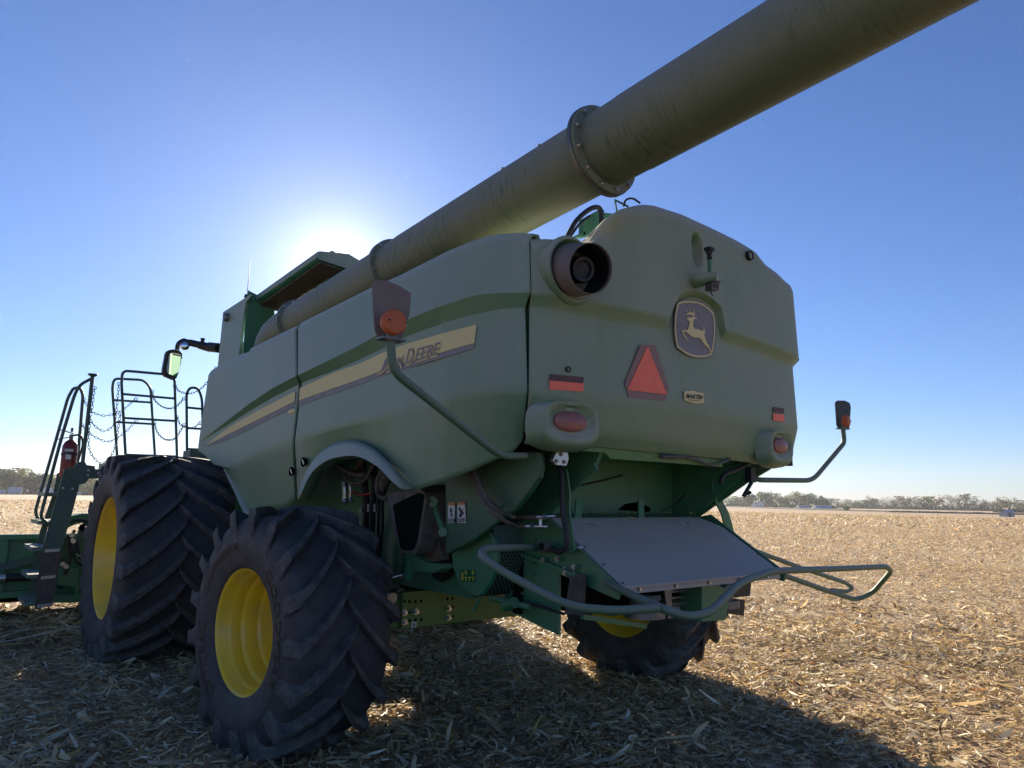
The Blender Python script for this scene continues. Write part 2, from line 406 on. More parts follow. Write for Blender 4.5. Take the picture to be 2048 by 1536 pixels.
for (n, r0, r1, l0, l1, w0, w1, lf, ti, s) in (
        (190000, 3.5, 12, .03, .14, .004, .018, .05, .22, 1), (12000, 3.5, 14, .10, .26, .012, .04, .06, .30, 1),
        (120000, 12, 25, .05, .15, .006, .020, .06, .3, 1.05), (110000, 25, 60, .08, .2, .010, .028, .07, .4, 1.25), (80000, 60, 170, .15, .35, .03, .06, .10, .5, 1.5)):
    x, y = clump(*wedge(n, r0, r1))
    packs.append(strips('', x, y, len(x), l0, l1, w0, w1, lf, ti, s))
# heap of stalks and long leaves lying against the header
x = rng.uniform(4.3, 6.0, 420); y = rng.uniform(1.6, 4.2, 420)
packs.append(strips('', x, y, 420, .25, .75, .01, .035, .18, .35))
tag(strip_object('corn_residue', packs, STRAW), None, None, kind='stuff')
# larger husks near the viewer, pale and broad
x, y = clump(*wedge(900, 4.5, 14, 45))
v, f, c = strips('', x, y, len(x), .09, .2, .03, .06, .05, .3); c = c*.3 + np.array((.80, .70, .53))*.7
tag(strip_object('corn_husks', [(v, f, c)], STRAW), None, None, kind='stuff')

# chaff drifting in the air round the machine
n = 260; dd = rng.uniform(3, 14, n); pxs = rng.normal(700, 420, n); pys = rng.normal(420, 260, n)
P = np.array([C0+ray(a_, b_)*d_ for a_, b_, d_ in zip(pxs, pys, dd)]); P = P[(P[:, 2] > .5)]
v, f, c = strips('', P[:, 0], P[:, 1], len(P), .002, .005, .001, .003, .001, .6, base=P[:, 2]); tag(strip_object('floating_chaff', [(v, f, c*.3+.6)], STRAW), None, None, kind='stuff')

# ==================================================================== COMBINE
combine = empty('combine_harvester', (0, 0, 0))
tag(combine, 'large dusty green combine harvester with yellow rims and a long unloading auger', 'combine harvester')
CB = combine
# ---- side surface: y as a function of x (rounds in toward the rear corner)
def ys(x, base=1.60):
    return base - .365*max(0, -1.3-x)**2
def side(px, py, base=1.60):
    Y = base
    for _ in range(25):
        p = onY(px, py, Y); Y = .5*Y + .5*ys(p[0], base)
    p = onY(px, py, Y); return p
def interp_line(P, u, key=0):
    """sample 3-D polyline P (sorted) at fraction u of coordinate key"""
    K = P[:, key]; k = K[0] + (K[-1]-K[0])*u
    o = np.argsort(K)
    return np.stack([np.interp(k, K[o], P[o, i]) for i in range(3)], -1)
def smooth_poly(P, sub=5):
    return np.array(catmull(list(P), sub))
def loft(rows, nu, bands, key=0, us=None):
    """rows: list of 3-D polylines top->bottom, bands: subdivisions between"""
    u = np.linspace(0, 1, nu) if us is None else us
    S = [interp_line(np.array(r_), u, key) for r_ in rows]
    G = []
    for i in range(len(S)-1):
        for k in range(bands[i]):
            t = k/bands[i]; G.append(S[i]*(1-t)+S[i+1]*t)
    G.append(S[-1]); return np.array(G)
def grid(mb, G, close=False):
    m, n = G.shape[:2]
    mb.add(G.reshape(-1, 3), [(i*n+j, i*n+j+1, (i+1)*n+j+1, (i+1)*n+j) for i in range(m-1) for j in range(n-1)])
def solid(o, th=.02, off=-1):
    s = o.modifiers.new('thickness', 'SOLIDIFY'); s.thickness = th; s.offset = off; return o
SL = dict(
 top=[(422.3,741.5),(434,734),(481.5,708.5),(499,703.5),(500.5,697.5),(530,682.5),(597,650),(602,645.6),(745.6,573.7),(799,551),(850,525),(900,500),(940,484),(975,472),(1000,468),(1030,466),(1065,467)],
 gu=[(397,886.5),(398.6,885),(435.8,855),(498.5,807.5),(540.8,778.8),(591.5,752),(597,750),(625.4,736.5),(718.5,690.8),(755,669),(817.5,638),(867.5,617.5),(927,597),(958,589),(1000,586),(1060,585)],
 gl=[(397,887.5),(402,884),(456,850),(498.5,822.8),(549,793),(598,768.6),(603,766),(667.7,741.5),(718.5,719.5),(755,702),(817.5,671),(890,645),(942.5,630),(1000,618),(1049,615)],
 cr=[(396,898),(430,930),(467.5,937),(505,914),(534,899),(585.6,880),(590,878.5),(692.5,852),(800,822),(895.6,799),(942.5,788),(1000,784),(1054,784)],
)
FS, RS = (596, 600), None
def seg(name, base, x0, x1):
    """part of a traced side line between two photo columns"""
    L0 = SL[name]; xs = [q[0] for q in L0]
    q = [(x0, float(np.interp(x0, xs, [k[1] for k in L0])))] + [k for k in L0 if x0 < k[0] < x1] + [(x1, float(np.interp(x1, xs, [k[1] for k in L0])))]
    return np.array([side(a_, b_, base) for a_, b_ in q])
def lower(P, dz, y):
    Q = P.copy(); Q[:, 2] += dz; Q[:, 1] = [ys(x, y) for x in Q[:, 0]]; return Q
bot_front = [(396,901),(404,906),(424,908),(436,917.5),(447,936),(455,955),(467.6,980),(478,1005),(489.6,1029.5),(520,1026),(569,1020),(578,1012),(590,1000)]
arch_in = [(592,1001),(604,985),(614,962),(630,938),(657,919),(692,911),(723,914),(758,934),(780,957),(800,978)]
bot_rear = arch_in + [(814.6,984.6),(886,963),(943.5,940),(1023.8,903),(1036,890),(1044,880)]
def side_panels(sgn, parent):
    objs = []
    # front panel
    fr = [seg('top', 1.575, 422.3, 597)]
    fr += [lower(fr[0], -.05, 1.60)]
    xs_ = np.linspace(397, 592, 40); ys_ = np.interp(xs_, [q[0] for q in SL['gu']], [q[1] for q in SL['gu']])
    gu = []
    for a_, b_ in zip(xs_, ys_):
        q = side(a_, b_, 1.60)
        for _ in range(6): q = side(a_, b_, 1.60+.055*max(0, min(1, (3.3-q[0])/2.2)))
        gu.append(q)
    gu = np.array(gu)
    fr += [gu, seg('gl', 1.60, 397, 598.5), seg('cr', 1.60, 396, 585.6), np.array([side(a_, b_, float(np.interp(a_, [396, 450, 520], [1.53, 1.51, 1.46]))) for a_, b_ in bot_front])]
    G1 = loft(fr, 90, [2, 12, 4, 8, 8])
    rr = [seg('top', 1.575, 602.5, 1065)]
    rr += [lower(rr[0], -.05, 1.60)]
    g = seg('gu', 1.655, 595.8, 1060)
    rr += [g, seg('gl', 1.60, 604, 1049), seg('cr', 1.60, 590.5, 1054), np.array([side(a_+3, b_, float(np.interp(a_, [800, 830, 960], [1.52, 1.51, 1.45]))) for a_, b_ in bot_rear])]
    G2 = loft(rr, 170, [2, 14, 4, 10, 14])
    for nm, G in (('side_panel', G1), ('side_panel', G2)):
        G = G.copy(); G[..., 1] *= sgn
        # rolled top edge returning inward
        t0 = G[0].copy(); t1 = t0.copy(); t1[:, 1] -= sgn*.05; t1[:, 2] += .004; t2 = t1.copy(); t2[:, 1] -= sgn*.03; t2[:, 2] -= .06
        G = np.concatenate([t2[None], t1[None], G])
        mb = MB(); grid(mb, G)
        o = mb.build(nm, PANEL, parent, smooth=28); solid(o, .018, -1 if sgn > 0 else -1)
        objs.append(o)
    return objs, fr, rr
(objsL, FRL, RRL) = side_panels(1, CB)
side_panels(-1, CB)
pf, prr = objsL
def side_decal(name, top, bot, m, parent, off=.006, base=1.60, sub=4):
    def dens(q):
        q = np.array(q, float); xs = np.linspace(q[0, 0], q[-1, 0], max(2, int((q[-1, 0]-q[0, 0])/6))); c_ = np.array(catmull([V(a_, b_, 0) for a_, b_ in q], 12)) if len(q) > 2 else np.c_[q, q[:, 0]*0]
        return list(zip(xs, np.interp(xs, c_[:, 0], c_[:, 1])))
    A = np.array([side(a_, b_, base+off) for a_, b_ in dens(top)]); B = np.array([side(a_, b_, base+off) for a_, b_ in dens(bot)])
    G = loft([A, B], 60, [1]); G2 = G.copy(); mb = MB(); grid(mb, G)
    return mb.build(name, m, parent, smooth=40)
side_decal('stripe_decal', [(413.8,889),(447.7,861.7),(498.5,831),(591,782)], [(413.8,890),(447.7,873.5),(498.5,848),(589,803)], DECY, pf)
side_decal('stripe_decal', [(600,776),(667.7,745),(718.5,727),(786,697),(870,671),(953.4,648.7)], [(598,801),(660,779),(718.5,758.5),(780,736),(880,706),(948.7,686)], DECY, prr)
side_decal('stripe_shadow_decal', [(411,890),(447.7,874),(498.5,849),(589,804)], [(409,893),(447.7,882),(498.5,858),(588,814)], DECG, pf, .004)
side_decal('stripe_shadow_decal', [(598,802),(660,780),(718.5,759.5),(780,737),(880,707),(948.7,687)], [(597,812),(660,789),(718.5,769),(780,746),(880,717),(948,696)], DECG, prr, .004)
# seam shadow gap: dark rubber strip between front and rear side panels (stands 3 cm behind the skin)
def text_mesh(s, bold=0, shear=0, spacing=1):
    cu = bpy.data.curves.new('t', 'FONT'); cu.body = s; cu.offset = bold; cu.shear = shear; cu.space_character = spacing; cu.resolution_u = 4
    o = bpy.data.objects.new('t', cu); COL.objects.link(o); bpy.context.view_layer.update()
    me = bpy.data.meshes.new_from_object(o.evaluated_get(bpy.context.evaluated_depsgraph_get()))
    v = np.array([q.co[:2] for q in me.vertices]); f = [tuple(q.vertices) for q in me.polygons]
    bpy.data.objects.remove(o); bpy.data.curves.remove(cu); bpy.data.meshes.remove(me)
    mn, mxx = v.min(0), v.max(0); return (v-mn)/(mxx-mn), f, (mxx-mn)
def text_quad(name, s, quad, fn, m, parent, **kw):
    """quad: TL TR BR BL (photo pixels); fn maps pixel -> surface point"""
    v, f, _ = text_mesh(s, **kw); TL, TR, BR, BL = [V(*q) for q in quad]
    mb = MB(); mb.add([fn(*((1-x)*(1-y)*BL + x*(1-y)*BR + x*y*TR + (1-x)*y*TL)) for x, y in v], f)
    me = bpy.data.meshes.new(name); me.from_pydata(mb.v, [], mb.f); me.update()
    return link(name, me, parent, [m])
s9 = lambda o: (lambda x, y: side(x, y, 1.60+o))
# lettering on the stripe; pale halo below, dark letters above
for (o_, m_, dx, dy, bd) in ((.009, DECY, 1, 3, .07), (.013, DECK, 0, 0, .006)):
    text_quad('lettering', 'J', [(757+dx,720+dy),(776+dx,716+dy),(776+dx,740+dy),(754+dx,747+dy)], s9(o_), m_, prr, bold=bd, shear=.2)
    text_quad('lettering', 'OHN', [(774+dx,722+dy),(806+dx,711+dy),(806+dx,733+dy),(770+dx,744+dy)], s9(o_), m_, prr, bold=bd, shear=.2)
    text_quad('lettering', 'D', [(814+dx,699+dy),(828+dx,695+dy),(826+dx,724+dy),(810+dx,729+dy)], s9(o_), m_, prr, bold=bd, shear=.2)
    text_quad('lettering', 'EERE', [(832+dx,698+dy),(880+dx,684+dy),(878+dx,708+dy),(829+dx,723+dy)], s9(o_), m_, prr, bold=bd, shear=.2)
text_quad('lettering', 'S790', [(418,845),(437,841),(435,853),(417,858)], s9(.006), DECY, pf, bold=.02, shear=.2)
# wheel-arch flare over the rear wheel
lip_out = [(606,972),(612,952),(630,917.5),(661,891),(692.5,882),(723.7,886),(755,904),(783,932),(800,956),(812,975)]
A = np.array([side(*q, 1.595) for q in lip_out]); A[0] = side(600, 990, 1.59); A[-1] = side(812, 976, 1.57)
B = np.array([side(*q, 1.655) for q in arch_in]); B[-1] = side(806, 980, 1.60); B[0] = side(597, 998, 1.60)
Cc = B.copy(); Cc[:, 1] -= .10; Cc[:, 2] += .005
def arcs(P, n=60):
    d = np.r_[0, np.cumsum(np.linalg.norm(np.diff(P, axis=0), axis=1))]; u = np.linspace(0, d[-1], n)
    return np.stack([np.interp(u, d, P[:, i]) for i in range(3)], -1)
G = np.array([arcs(smooth_poly(q)) for q in (A, (A*.65+B*.35)+V(0, .018, 0), B, Cc)])
mb = MB(); grid(mb, G); o = mb.build('wheel_arch_flare', PANEL, CB, smooth=40); solid(o, .012, 0)
G = G.copy(); G[..., 1] *= -1; mb = MB(); grid(mb, G); o = mb.build('wheel_arch_flare', PANEL, CB, smooth=40); solid(o, .012, 0)
# front arch lip
A = np.array([side(*q, 1.56) for q in bot_front[:9]]); G = np.array([arcs(A), arcs(A+V(0, -.12, .0))]); mb = MB(); grid(mb, G); solid(mb.build('front_arch_lip', PANEL, CB, smooth=40), .015, 0)
# small round latches + handle
for q in ((607,924),(583,943)):
    c_ = side(*q, 1.585); mb = MB(); mb.lathe(c_, (0, 1, 0), [(-.02, .0), (-.02, .03), (.004, .034), (.008, .038), (0, .04)], 20); la = mb.build('latch', DARKIN, CB, smooth=30)
    mb = MB(); mb.bar(c_+V(.02, .0, .02), c_+V(-.02, .0, -.02), .01, .01); mb.build('latch_key', BRIGHT, la)
c_ = side(583, 823, 1.60); mb = MB(); mb.sphere(c_, .07, 20, 10, (1, .12, .3)); mb.build('handle_recess', DECY, CB, smooth=60)

# ---- rear hood
PLAN = [V(-2.045, 1.405), V(-2.105, 1.30), V(-2.128, 1.1), V(-2.14, .8), V(-2.145, .4), V(-2.145, 0), V(-2.145, -.4), V(-2.14, -.8), V(-2.128, -1.1), V(-2.105, -1.30), V(-2.045, -1.405)]
PL = np.array(catmull([V(q[0], q[1], 0) for q in PLAN], 12))[:, :2]
dl = np.r_[0, np.cumsum(np.linalg.norm(np.diff(PL, axis=0), axis=1))]; HT = dl/dl[-1]
tn = np.gradient(PL, axis=0); tn /= np.linalg.norm(tn, axis=1)[:, None]; HN = np.stack([tn[:, 1], -tn[:, 0]], 1)
if HN[len(HN)//2, 0] > 0: HN = -HN
def hp(t, off, z):
    x = np.interp(t, HT, PL[:, 0]) + off*np.interp(t, HT, HN[:, 0]); y = np.interp(t, HT, PL[:, 1]) + off*np.interp(t, HT, HN[:, 1])
    return V(x, y, z)
def hhit(px, py, off=0.):
    """pixel -> (t, z) on the hood skin shifted outward by off"""
    d = ray(px, py); Q = PL + HN*off
    A_ = Q[:-1]-C0[:2]; E_ = Q[1:]-Q[:-1]
    den = d[0]*E_[:, 1]-d[1]*E_[:, 0]
    s_ = (A_[:, 0]*E_[:, 1]-A_[:, 1]*E_[:, 0])/den; k = (A_[:, 0]*d[1]-A_[:, 1]*d[0])/den
    ok = (k >= -1e-6) & (k <= 1+1e-6) & (s_ > 0)
    if ok.any():
        i = np.where(ok)[0][np.argmin(s_[ok])]; return HT[i]+(HT[i+1]-HT[i])*k[i], C0[2]+d[2]*s_[i]
    # beyond the silhouette: nearest approach
    nn = np.array([-d[1], d[0]]); dist = np.abs((Q-C0[:2])@nn); i = int(np.argmin(dist))
    s1 = ((Q[i]-C0[:2])@d[:2])/(d[:2]@d[:2]); return HT[i], C0[2]+d[2]*s1
def hood_pt(px, py, off=0.): t_, z_ = hhit(px, py, off); return hp(t_, off, z_)
HL = dict(
 top=[(1079,468),(1128,470.6),(1180,479),(1200,478),(1216,469),(1228,459),(1236,445),(1243,428),(1250,417),(1260,409),(1280,403),(1299,400.5),(1321,402.7),(1377.6,421.5),(1434,448),(1483,472.5),(1517,493),(1536,518),(1559,535),(1579,555)],
 gu=[(1070,586),(1140,592),(1211,606.6),(1280,620),(1340,634),(1347,612),(1355,594),(1366,584),(1377.6,580),(1393,582),(1408,586),(1425,597),(1442,612),(1447,635),(1451,661),(1500,674),(1581,705)],
 gl=[(1057,616),(1120,627),(1189,640.6),(1260,652),(1334,664),(1341,640),(1347,618),(1360,604),(1380,597),(1400,600),(1418,611),(1430,628),(1435,658),(1442,684),(1500,702),(1574,731)],
 cr=[(1060,784),(1160,790),(1264,799),(1360,812),(1453,829),(1578,852)],
 c2=[(1054,840),(1120,860),(1181,869),(1300,880),(1420,893),(1510,905),(1574,912)],
 bo=[(1045,885),(1070,893),(1166,893.6),(1196,893.6),(1320,906),(1445.6,918),(1510,926),(1566,930)])
def hline(name, off, ts):
    q = sorted([hhit(a_, b_, off) for a_, b_ in HL[name]])
    T = [k[0] for k in q]; Z = [k[1] for k in q]; return np.interp(ts, T, Z)
TS = np.unique(np.r_[np.linspace(0, .08, 14), np.linspace(.08, .92, 230), np.linspace(.92, 1, 14)])
zt, zg, zl, zc, z2, zb = [hline(n_, o_, TS) for n_, o_ in (('top', .02), ('gu', .03), ('gl', -.015), ('cr', .0), ('c2', -.055), ('bo', -.10))]
k_ = np.ones(5)/5
zt = np.convolve(np.pad(zt, 2, 'edge'), k_, 'valid')
rowsH = []
def hrow(z, off): rowsH.append(np.array([hp(t_, o_, q) for t_, o_, q in zip(TS, np.broadcast_to(off, TS.shape), z)]))
dc = hhit(1397, 500, .03); RS_ = 40
back = np.array([hp(t_, -.09, q-.005) for t_, q in zip(TS, zt)])
shelf = zt[0]; fwd = back.copy(); fwd[:, 0] += .75; fwd[:, 2] = np.minimum(fwd[:, 2], shelf-.03)
mid = back.copy(); mid[:, 0] += .10; mid[:, 2] = shelf+(mid[:, 2]-shelf)*.96-.01
rowsH += [fwd, mid, back]
hrow(zt-.012, -.035); hrow(zt-.04, -.005)
for i in range(RS_+1):
    k = i/RS_; z = (zt-.09)*(1-k)+zg*k; of = .012+.02*k
    e_ = np.abs((TS-dc[0])*dl[-1]/.062)**2.2 + np.abs((z-dc[1])/.135)**2.6
    kq = np.clip((1-e_)*1.3, 0, 1); of = of - .065*kq*kq*(3-2*kq)
    hrow(z, of)
hrow(zg*.75+zl*.25, .022); hrow(zg*.25+zl*.75, -.012)
for i in range(11): k = i/10; hrow(zl*(1-k)+zc*k, -.016+.016*k)
for i in range(1, 5): k = i/4; hrow(zc*(1-k)+z2*k, -.055*k)
for i in range(1, 4): k = i/3; hrow(z2*(1-k)+zb*k, -.055-.045*k)
hrow(zb, -.17)
mb = MB(); grid(mb, np.array(rowsH)); hood = mb.build('rear_hood', HOODM, CB, smooth=35); solid(hood, .015, -1)
mb = MB(); mb.tube([hp(1.0, -.045, z_)+V(.03, .0, 0) for z_ in (zt[-1]-.04, zg[-1], zl[-1], zc[-1], zb[-1])], .03, 8, smooth=False); mb.build('edge_seal', BLACK, CB, smooth=40)
def hood_poly(name, pts, off, m, parent=None, th=.0025):
    P = [hood_pt(a_, b_, off) for a_, b_ in pts]; mb = MB(); mb.plate(P, V(-th, 0, 0)); return mb.build(name, m, parent or hood)
# slow-moving-vehicle triangle
smv = hood_poly('warning_triangle', [(1281,690),(1310,690),(1337,776),(1331,801.5),(1257,794.5),(1249,766)], .003, REDD)
hood_poly('triangle_center', [(1295,692),(1333.5,789),(1254.5,779.5)], .0065, ORG, smv)
for q in ([(1099,761),(1167,767),(1166,783),(1099,779)], [(1546,827),(1568,830),(1568,844),(1546,841)]):
    rf = hood_poly('reflector', q, .006, ORG)
    hood_poly('upper_reflector', [(a_, b_-h_) for (a_, b_), h_ in zip(q, (13, 13, 17, 17))], .003, mat('dull_reflector', (.13, .075, .07), .7, noise=.2))
# dealer sticker
q = [(1368,783),(1385,781.5),(1407,787),(1408,806),(1390,807.5),(1368,801)]
stk = hood_poly('dealer_sticker', q, .006, DECY)
hf = lambda o: (lambda x, y: hood_pt(x, y, o))
text_quad('sticker_lettering', 'MARTIN', [(1373,787),(1407,790.5),(1405.5,799.5),(1371.5,796)], hf(.011), PRINT, stk, bold=.03, shear=.25)
text_quad('sticker_lettering', 'EQUIPMENT', [(1376,798.5),(1401,801),(1400,804),(1375,801.5)], hf(.011), PRINT, stk)
# badge
def sh(cx, cy, pts): return [(1320+a_/5.486, 460+b_/5.486) for a_, b_ in pts]
outer = sh(0, 0, [(196,803),(250,783),(320,778),(400,786),(470,812),(530,852),(585,908),(600,980),(606,1080),(598,1200),(585,1300),(568,1368),(500,1392),(420,1396),(340,1380),(270,1345),(190,1285),(172,1200),(162,1080),(168,940),(182,860)])
cxy = np.mean(outer, 0)
def shrink(P, k): return [tuple(cxy+(V(*q)-cxy)*k) for q in P]
badge = hood_poly('badge', shrink(outer, 1.045), .003, DECK)
o3, i3 = [hood_pt(*q, .009) for q in outer], [hood_pt(*q, .009) for q in shrink(outer, .945)]
n_ = len(o3); mb = MB(); mb.add(o3+i3, [(i, (i+1) % n_, n_+(i+1) % n_, n_+i) for i in range(n_)]); mb.build('badge_border', DECY, badge)
deer = sh(0, 0, [(290,972),(308,962),(340,958),(358,958),(360,945),(352,934),(330,928),(308,926),(283,929),(300,914),(320,908),(300,902),(288,884),(306,893),(316,906),(332,908),(332,890),(318,866),(332,880),(343,908),(355,914),(364,910),(368,890),(357,860),(371,885),(378,915),(376,940),(372,960),(388,964),(407,958),(392,974),(370,982),(362,1000),(358,1030),(362,1060),(380,1085),(420,1092),(465,1108),(478,1100),(474,1080),(458,1050),(480,1078),(494,1110),(492,1132),(482,1140),(492,1180),(508,1230),(535,1275),(548,1310),(560,1352),(545,1330),(528,1296),(496,1268),(462,1225),(440,1190),(415,1180),(372,1180),(345,1168),(318,1145),(290,1122),(262,1112),(252,1118),(262,1150),(290,1190),(318,1230),(288,1205),(258,1165),(243,1128),(234,1104),(250,1098),(302,1098),(318,1050),(325,1012),(322,1000),(305,994),(298,984)])
hood_poly('leaping_deer', deer, .010, DECY, badge)
# tail lamps in moulded pods
def pod(cpx, cpy, hw, hh, lens_hw, lens_hh, outc):
    cc = hood_pt(cpx, cpy, .0); t_, z_ = hhit(cpx, cpy, 0)
    nx = V(np.interp(t_, HT, HN[:, 0]), np.interp(t_, HT, HN[:, 1]), 0); nx /= np.linalg.norm(nx); tv = V(nx[1], -nx[0], 0)
    if tv[1] > 0: tv = -tv      # toward -y
    def ring(w_, h_, o_, dn=0, n=40, e=3.2):
        out = []
        for i in range(n):
            t = 2*math.pi*i/n; c1, s1 = math.cos(t), math.sin(t)
            k = (abs(c1)**e+abs(s1)**e)**(-1/e); out.append(cc + tv*w_*c1*k + V(0, 0, 1)*(h_*s1*k-dn) + nx*o_)
        return out
    R = [ring(hw*1.18, hh*1.12, -.05, .02), ring(hw*1.08, hh*1.06, .01, .02), ring(hw*.98, hh*.98, .052, .01), ring(hw*.92, hh*.90, .062, .0), ring(hw*.80, hh*.72, .060, -.004), ring(hw*.74, hh*.62, .040, -.004, e=2.5), ring(hw*.1, hh*.1, .035, -.004)]
    mb = MB(); n = 40; mb.add([q for r1 in R for q in r1], [(i*n+k, i*n+(k+1) % n, (i+1)*n+(k+1) % n, (i+1)*n+k) for i in range(len(R)-1) for k in range(n)])
    P_ = mb.build('tail_lamp_housing', HOODM, CB, smooth=50)
    R = [ring(lens_hw, lens_hh, .03, -.004, e=2.2), ring(lens_hw*.97, lens_hh*.96, .052, -.004, e=2.2), ring(lens_hw*.7, lens_hh*.7, .064, -.004, e=2.2), ring(lens_hw*.02, lens_hh*.02, .068, -.004, e=2)]
    mb = MB(); mb.add([q for r1 in R for q in r1], [(i*n+k, i*n+(k+1) % n, (i+1)*n+(k+1) % n, (i+1)*n+k) for i in range(len(R)-1) for k in range(n)])
    mb.build('tail_lens', LENSR, P_, smooth=50)
pod(1131, 846, .205, .125, .118, .058, 1)
c1_ = hp(1-hhit(1131, 846, 0)[0], 0, hhit(1131, 846, 0)[1])
def proj(P):
    d = V(*P)-C0; z = d@F; return 1024+FPX*(d@R2)/z, 768-FPX*(d@U2)/z
pod(1550, 893, .165, .125, .10, .058, 1)
# round plugs
for q, rr in (((1135,739), .016), ((1500,511), .034)):
    c_ = hood_pt(*q, .03 if q[1] < 600 else -.005); mb = MB(); mb.lathe(c_, (-1, 0, 0), [(-.02, rr*1.1), (.01, rr*1.1), (.012, rr*.8), (.0, rr*.75)], 24); pl = mb.build('round_plug', BLACK, CB, smooth=30)
    mb = MB(); mb.lathe(c_, (-1, 0, 0), [(.003, rr*.78), (.008, rr*.5), (.008, 0.001)], 24); mb.build('plug_cap', HOODM, pl, smooth=30)
# exhaust outlet
ec = hood_pt(1143, 541, .02); mouth = onX(1182, 537, ec[0]-.20); ax = mouth-ec; ax /= np.linalg.norm(ax); Lx = np.linalg.norm(mouth-ec)
mb = MB(); mb.lathe(ec, (-1, .0, .0), [(-.08, .200), (.005, .205), (.022, .192), (.022, .180), (.0, .168), (-.06, .160)], 56); ring_ = mb.build('exhaust_collar', HOODM, CB, smooth=40)
mb = MB(); mb.lathe(ec, ax, [(-.06, .158), (0, .156), (Lx, .142), (Lx+.003, .139), (Lx, .136), (-.05, .14), (-.06, .02)], 56); ex = mb.build('exhaust_shroud', SHIELD, CB, smooth=40)
mb = MB(); mb.lathe(ec, ax, [(-.05, .132), (Lx-.02, .130), (Lx-.018, .1295)], 48); mb.build('shroud_lining', BLACK, ex, smooth=40)
ic = ec+ax*(.02)
mb = MB(); mb.lathe(ic, ax, [(-.05, .078), (.10, .078), (.115, .070), (.112, .052), (.02, .050)], 36); mb.build('exhaust_pipe', BLACK, ex, smooth=40)
mb = MB(); uu = np.cross(ax, (0, 0, 1)); uu /= np.linalg.norm(uu); vv = np.cross(ax, uu)
for i in range(-6, 7):
    hgt = math.sqrt(max(0, .05**2-(i*.008)**2)); c_ = ic+ax*.09
    if hgt > .005:
        mb.cyl(c_+uu*i*.008-vv*hgt, c_+uu*i*.008+vv*hgt, .0013, n=4); mb.cyl(c_+vv*i*.008-uu*hgt, c_+vv*i*.008+uu*hgt, .0013, n=4)
mb.build('spark_screen', GREY, ex)
# rear camera arm + work lamp
c_ = hood_pt(1392, 560, .03); e_ = onX(1437, 556, c_[0]-.14)
def at(px, py, X): return onX(px, py, X)
X0 = c_[0]
mb = MB(); mb.tube([at(1386, 563, X0+.03), at(1393, 562, X0-.02), at(1408, 559, X0-.07), at(1424, 556, X0-.11), at(1431, 555, X0-.13), at(1436, 555, X0-.145)], [.048]*6+[.046]*6+[.042]*6+[.042]*6+[.034]*6+[.012]*6, 16); cama = mb.build('camera_bracket', HOODM, CB, smooth=50)
mb = MB(); mb.cyl(at(1419, 552, X0-.10), at(1419, 520, X0-.10), .013); mb.build('lamp_stalk', CHASSIS, cama, smooth=40)
mb = MB(); p0 = at(1419, 518, X0-.10); mb.cyl(p0, p0+V(0, 0, .03), .02, .012); mb.cyl(p0+V(0, 0, .02), p0+V(0, 0, .055), .016, .033, n=4); mb.box(p0+V(0, 0, .068), (.05, .055, .022)); mb.build('lamp_head', BLACK, cama, smooth=30, bevel=.003)
mb = MB(); p0 = at(1424, 574, X0-.13); axm = np.array([V(.9, -.35, .12), V(.35, .9, 0), V(-.12, 0, 1)]); mb.box(p0, (.09, .055, .05), axm); mb.box(p0+V(-.01, 0, .03), (.11, .065, .006), axm)
for k in (-1, 0, 1): mb.cyl(p0+V(.02*k, .03, 0), p0+V(.02*k, .036, 0), .006, n=8)
cm = mb.build('rear_camera', GREY, cama, bevel=.004)
mb = MB(); mb.box(p0+V(-.046, .016, -.004), (.006, .034, .03), axm); mb.build('camera_lens', RUST, cm)
mb = MB(); mb.tube([p0+V(0, 0, -.02), p0+V(.0, .01, -.05), p0+V(.0, -.01, -.055), p0+V(.03, -.01, -.02)], .002, 6); mb.build('cable', HOSED, cama)
# ---- decks and inner structure closing the body
mb = MB(); mb.box((.6, 0, 2.93), (5.0, 2.95, .05)); mb.build('top_deck', CHASSIS, CB)
mb = MB(); mb.box((-.35, 0, 1.55), (1.9, 1.55, .9)); mb.box((1.75, 0, 1.65), (2.3, 1.5, 1.3)); mb.box((.2, 0, 2.35), (4.2, 1.7, .8))
mb.build('cleaning_body', CHASSIS, CB, bevel=.01)
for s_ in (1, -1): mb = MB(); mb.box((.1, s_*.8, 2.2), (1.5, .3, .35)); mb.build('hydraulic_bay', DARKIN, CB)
# panel edge seal strips (dark gap at the vertical seams)
for s_ in (1, -1):
    mb = MB(); G = np.array([FRL[0][-1]-V(0, .03, 0)]); P = [FRL[i][-1] if i else FRL[0][-1] for i in range(len(FRL))]
    P = [V(q[0]-.004, s_*(q[1]-.045), q[2]-(.05 if i_ == 0 else 0)) for i_, q in enumerate(P)]; mb.tube(P, .022, 6, smooth=False); mb.build('seam_seal', CHASSIS, CB)
    P = [V(RRL[i][-1][0]+.03, s_*(RRL[i][-1][1]-.075), RRL[i][-1][2]-(.07 if i == 0 else 0)) for i in range(len(RRL))]; mb = MB(); mb.tube(P, .03, 6, smooth=False); mb.build('seam_seal', CHASSIS, CB)
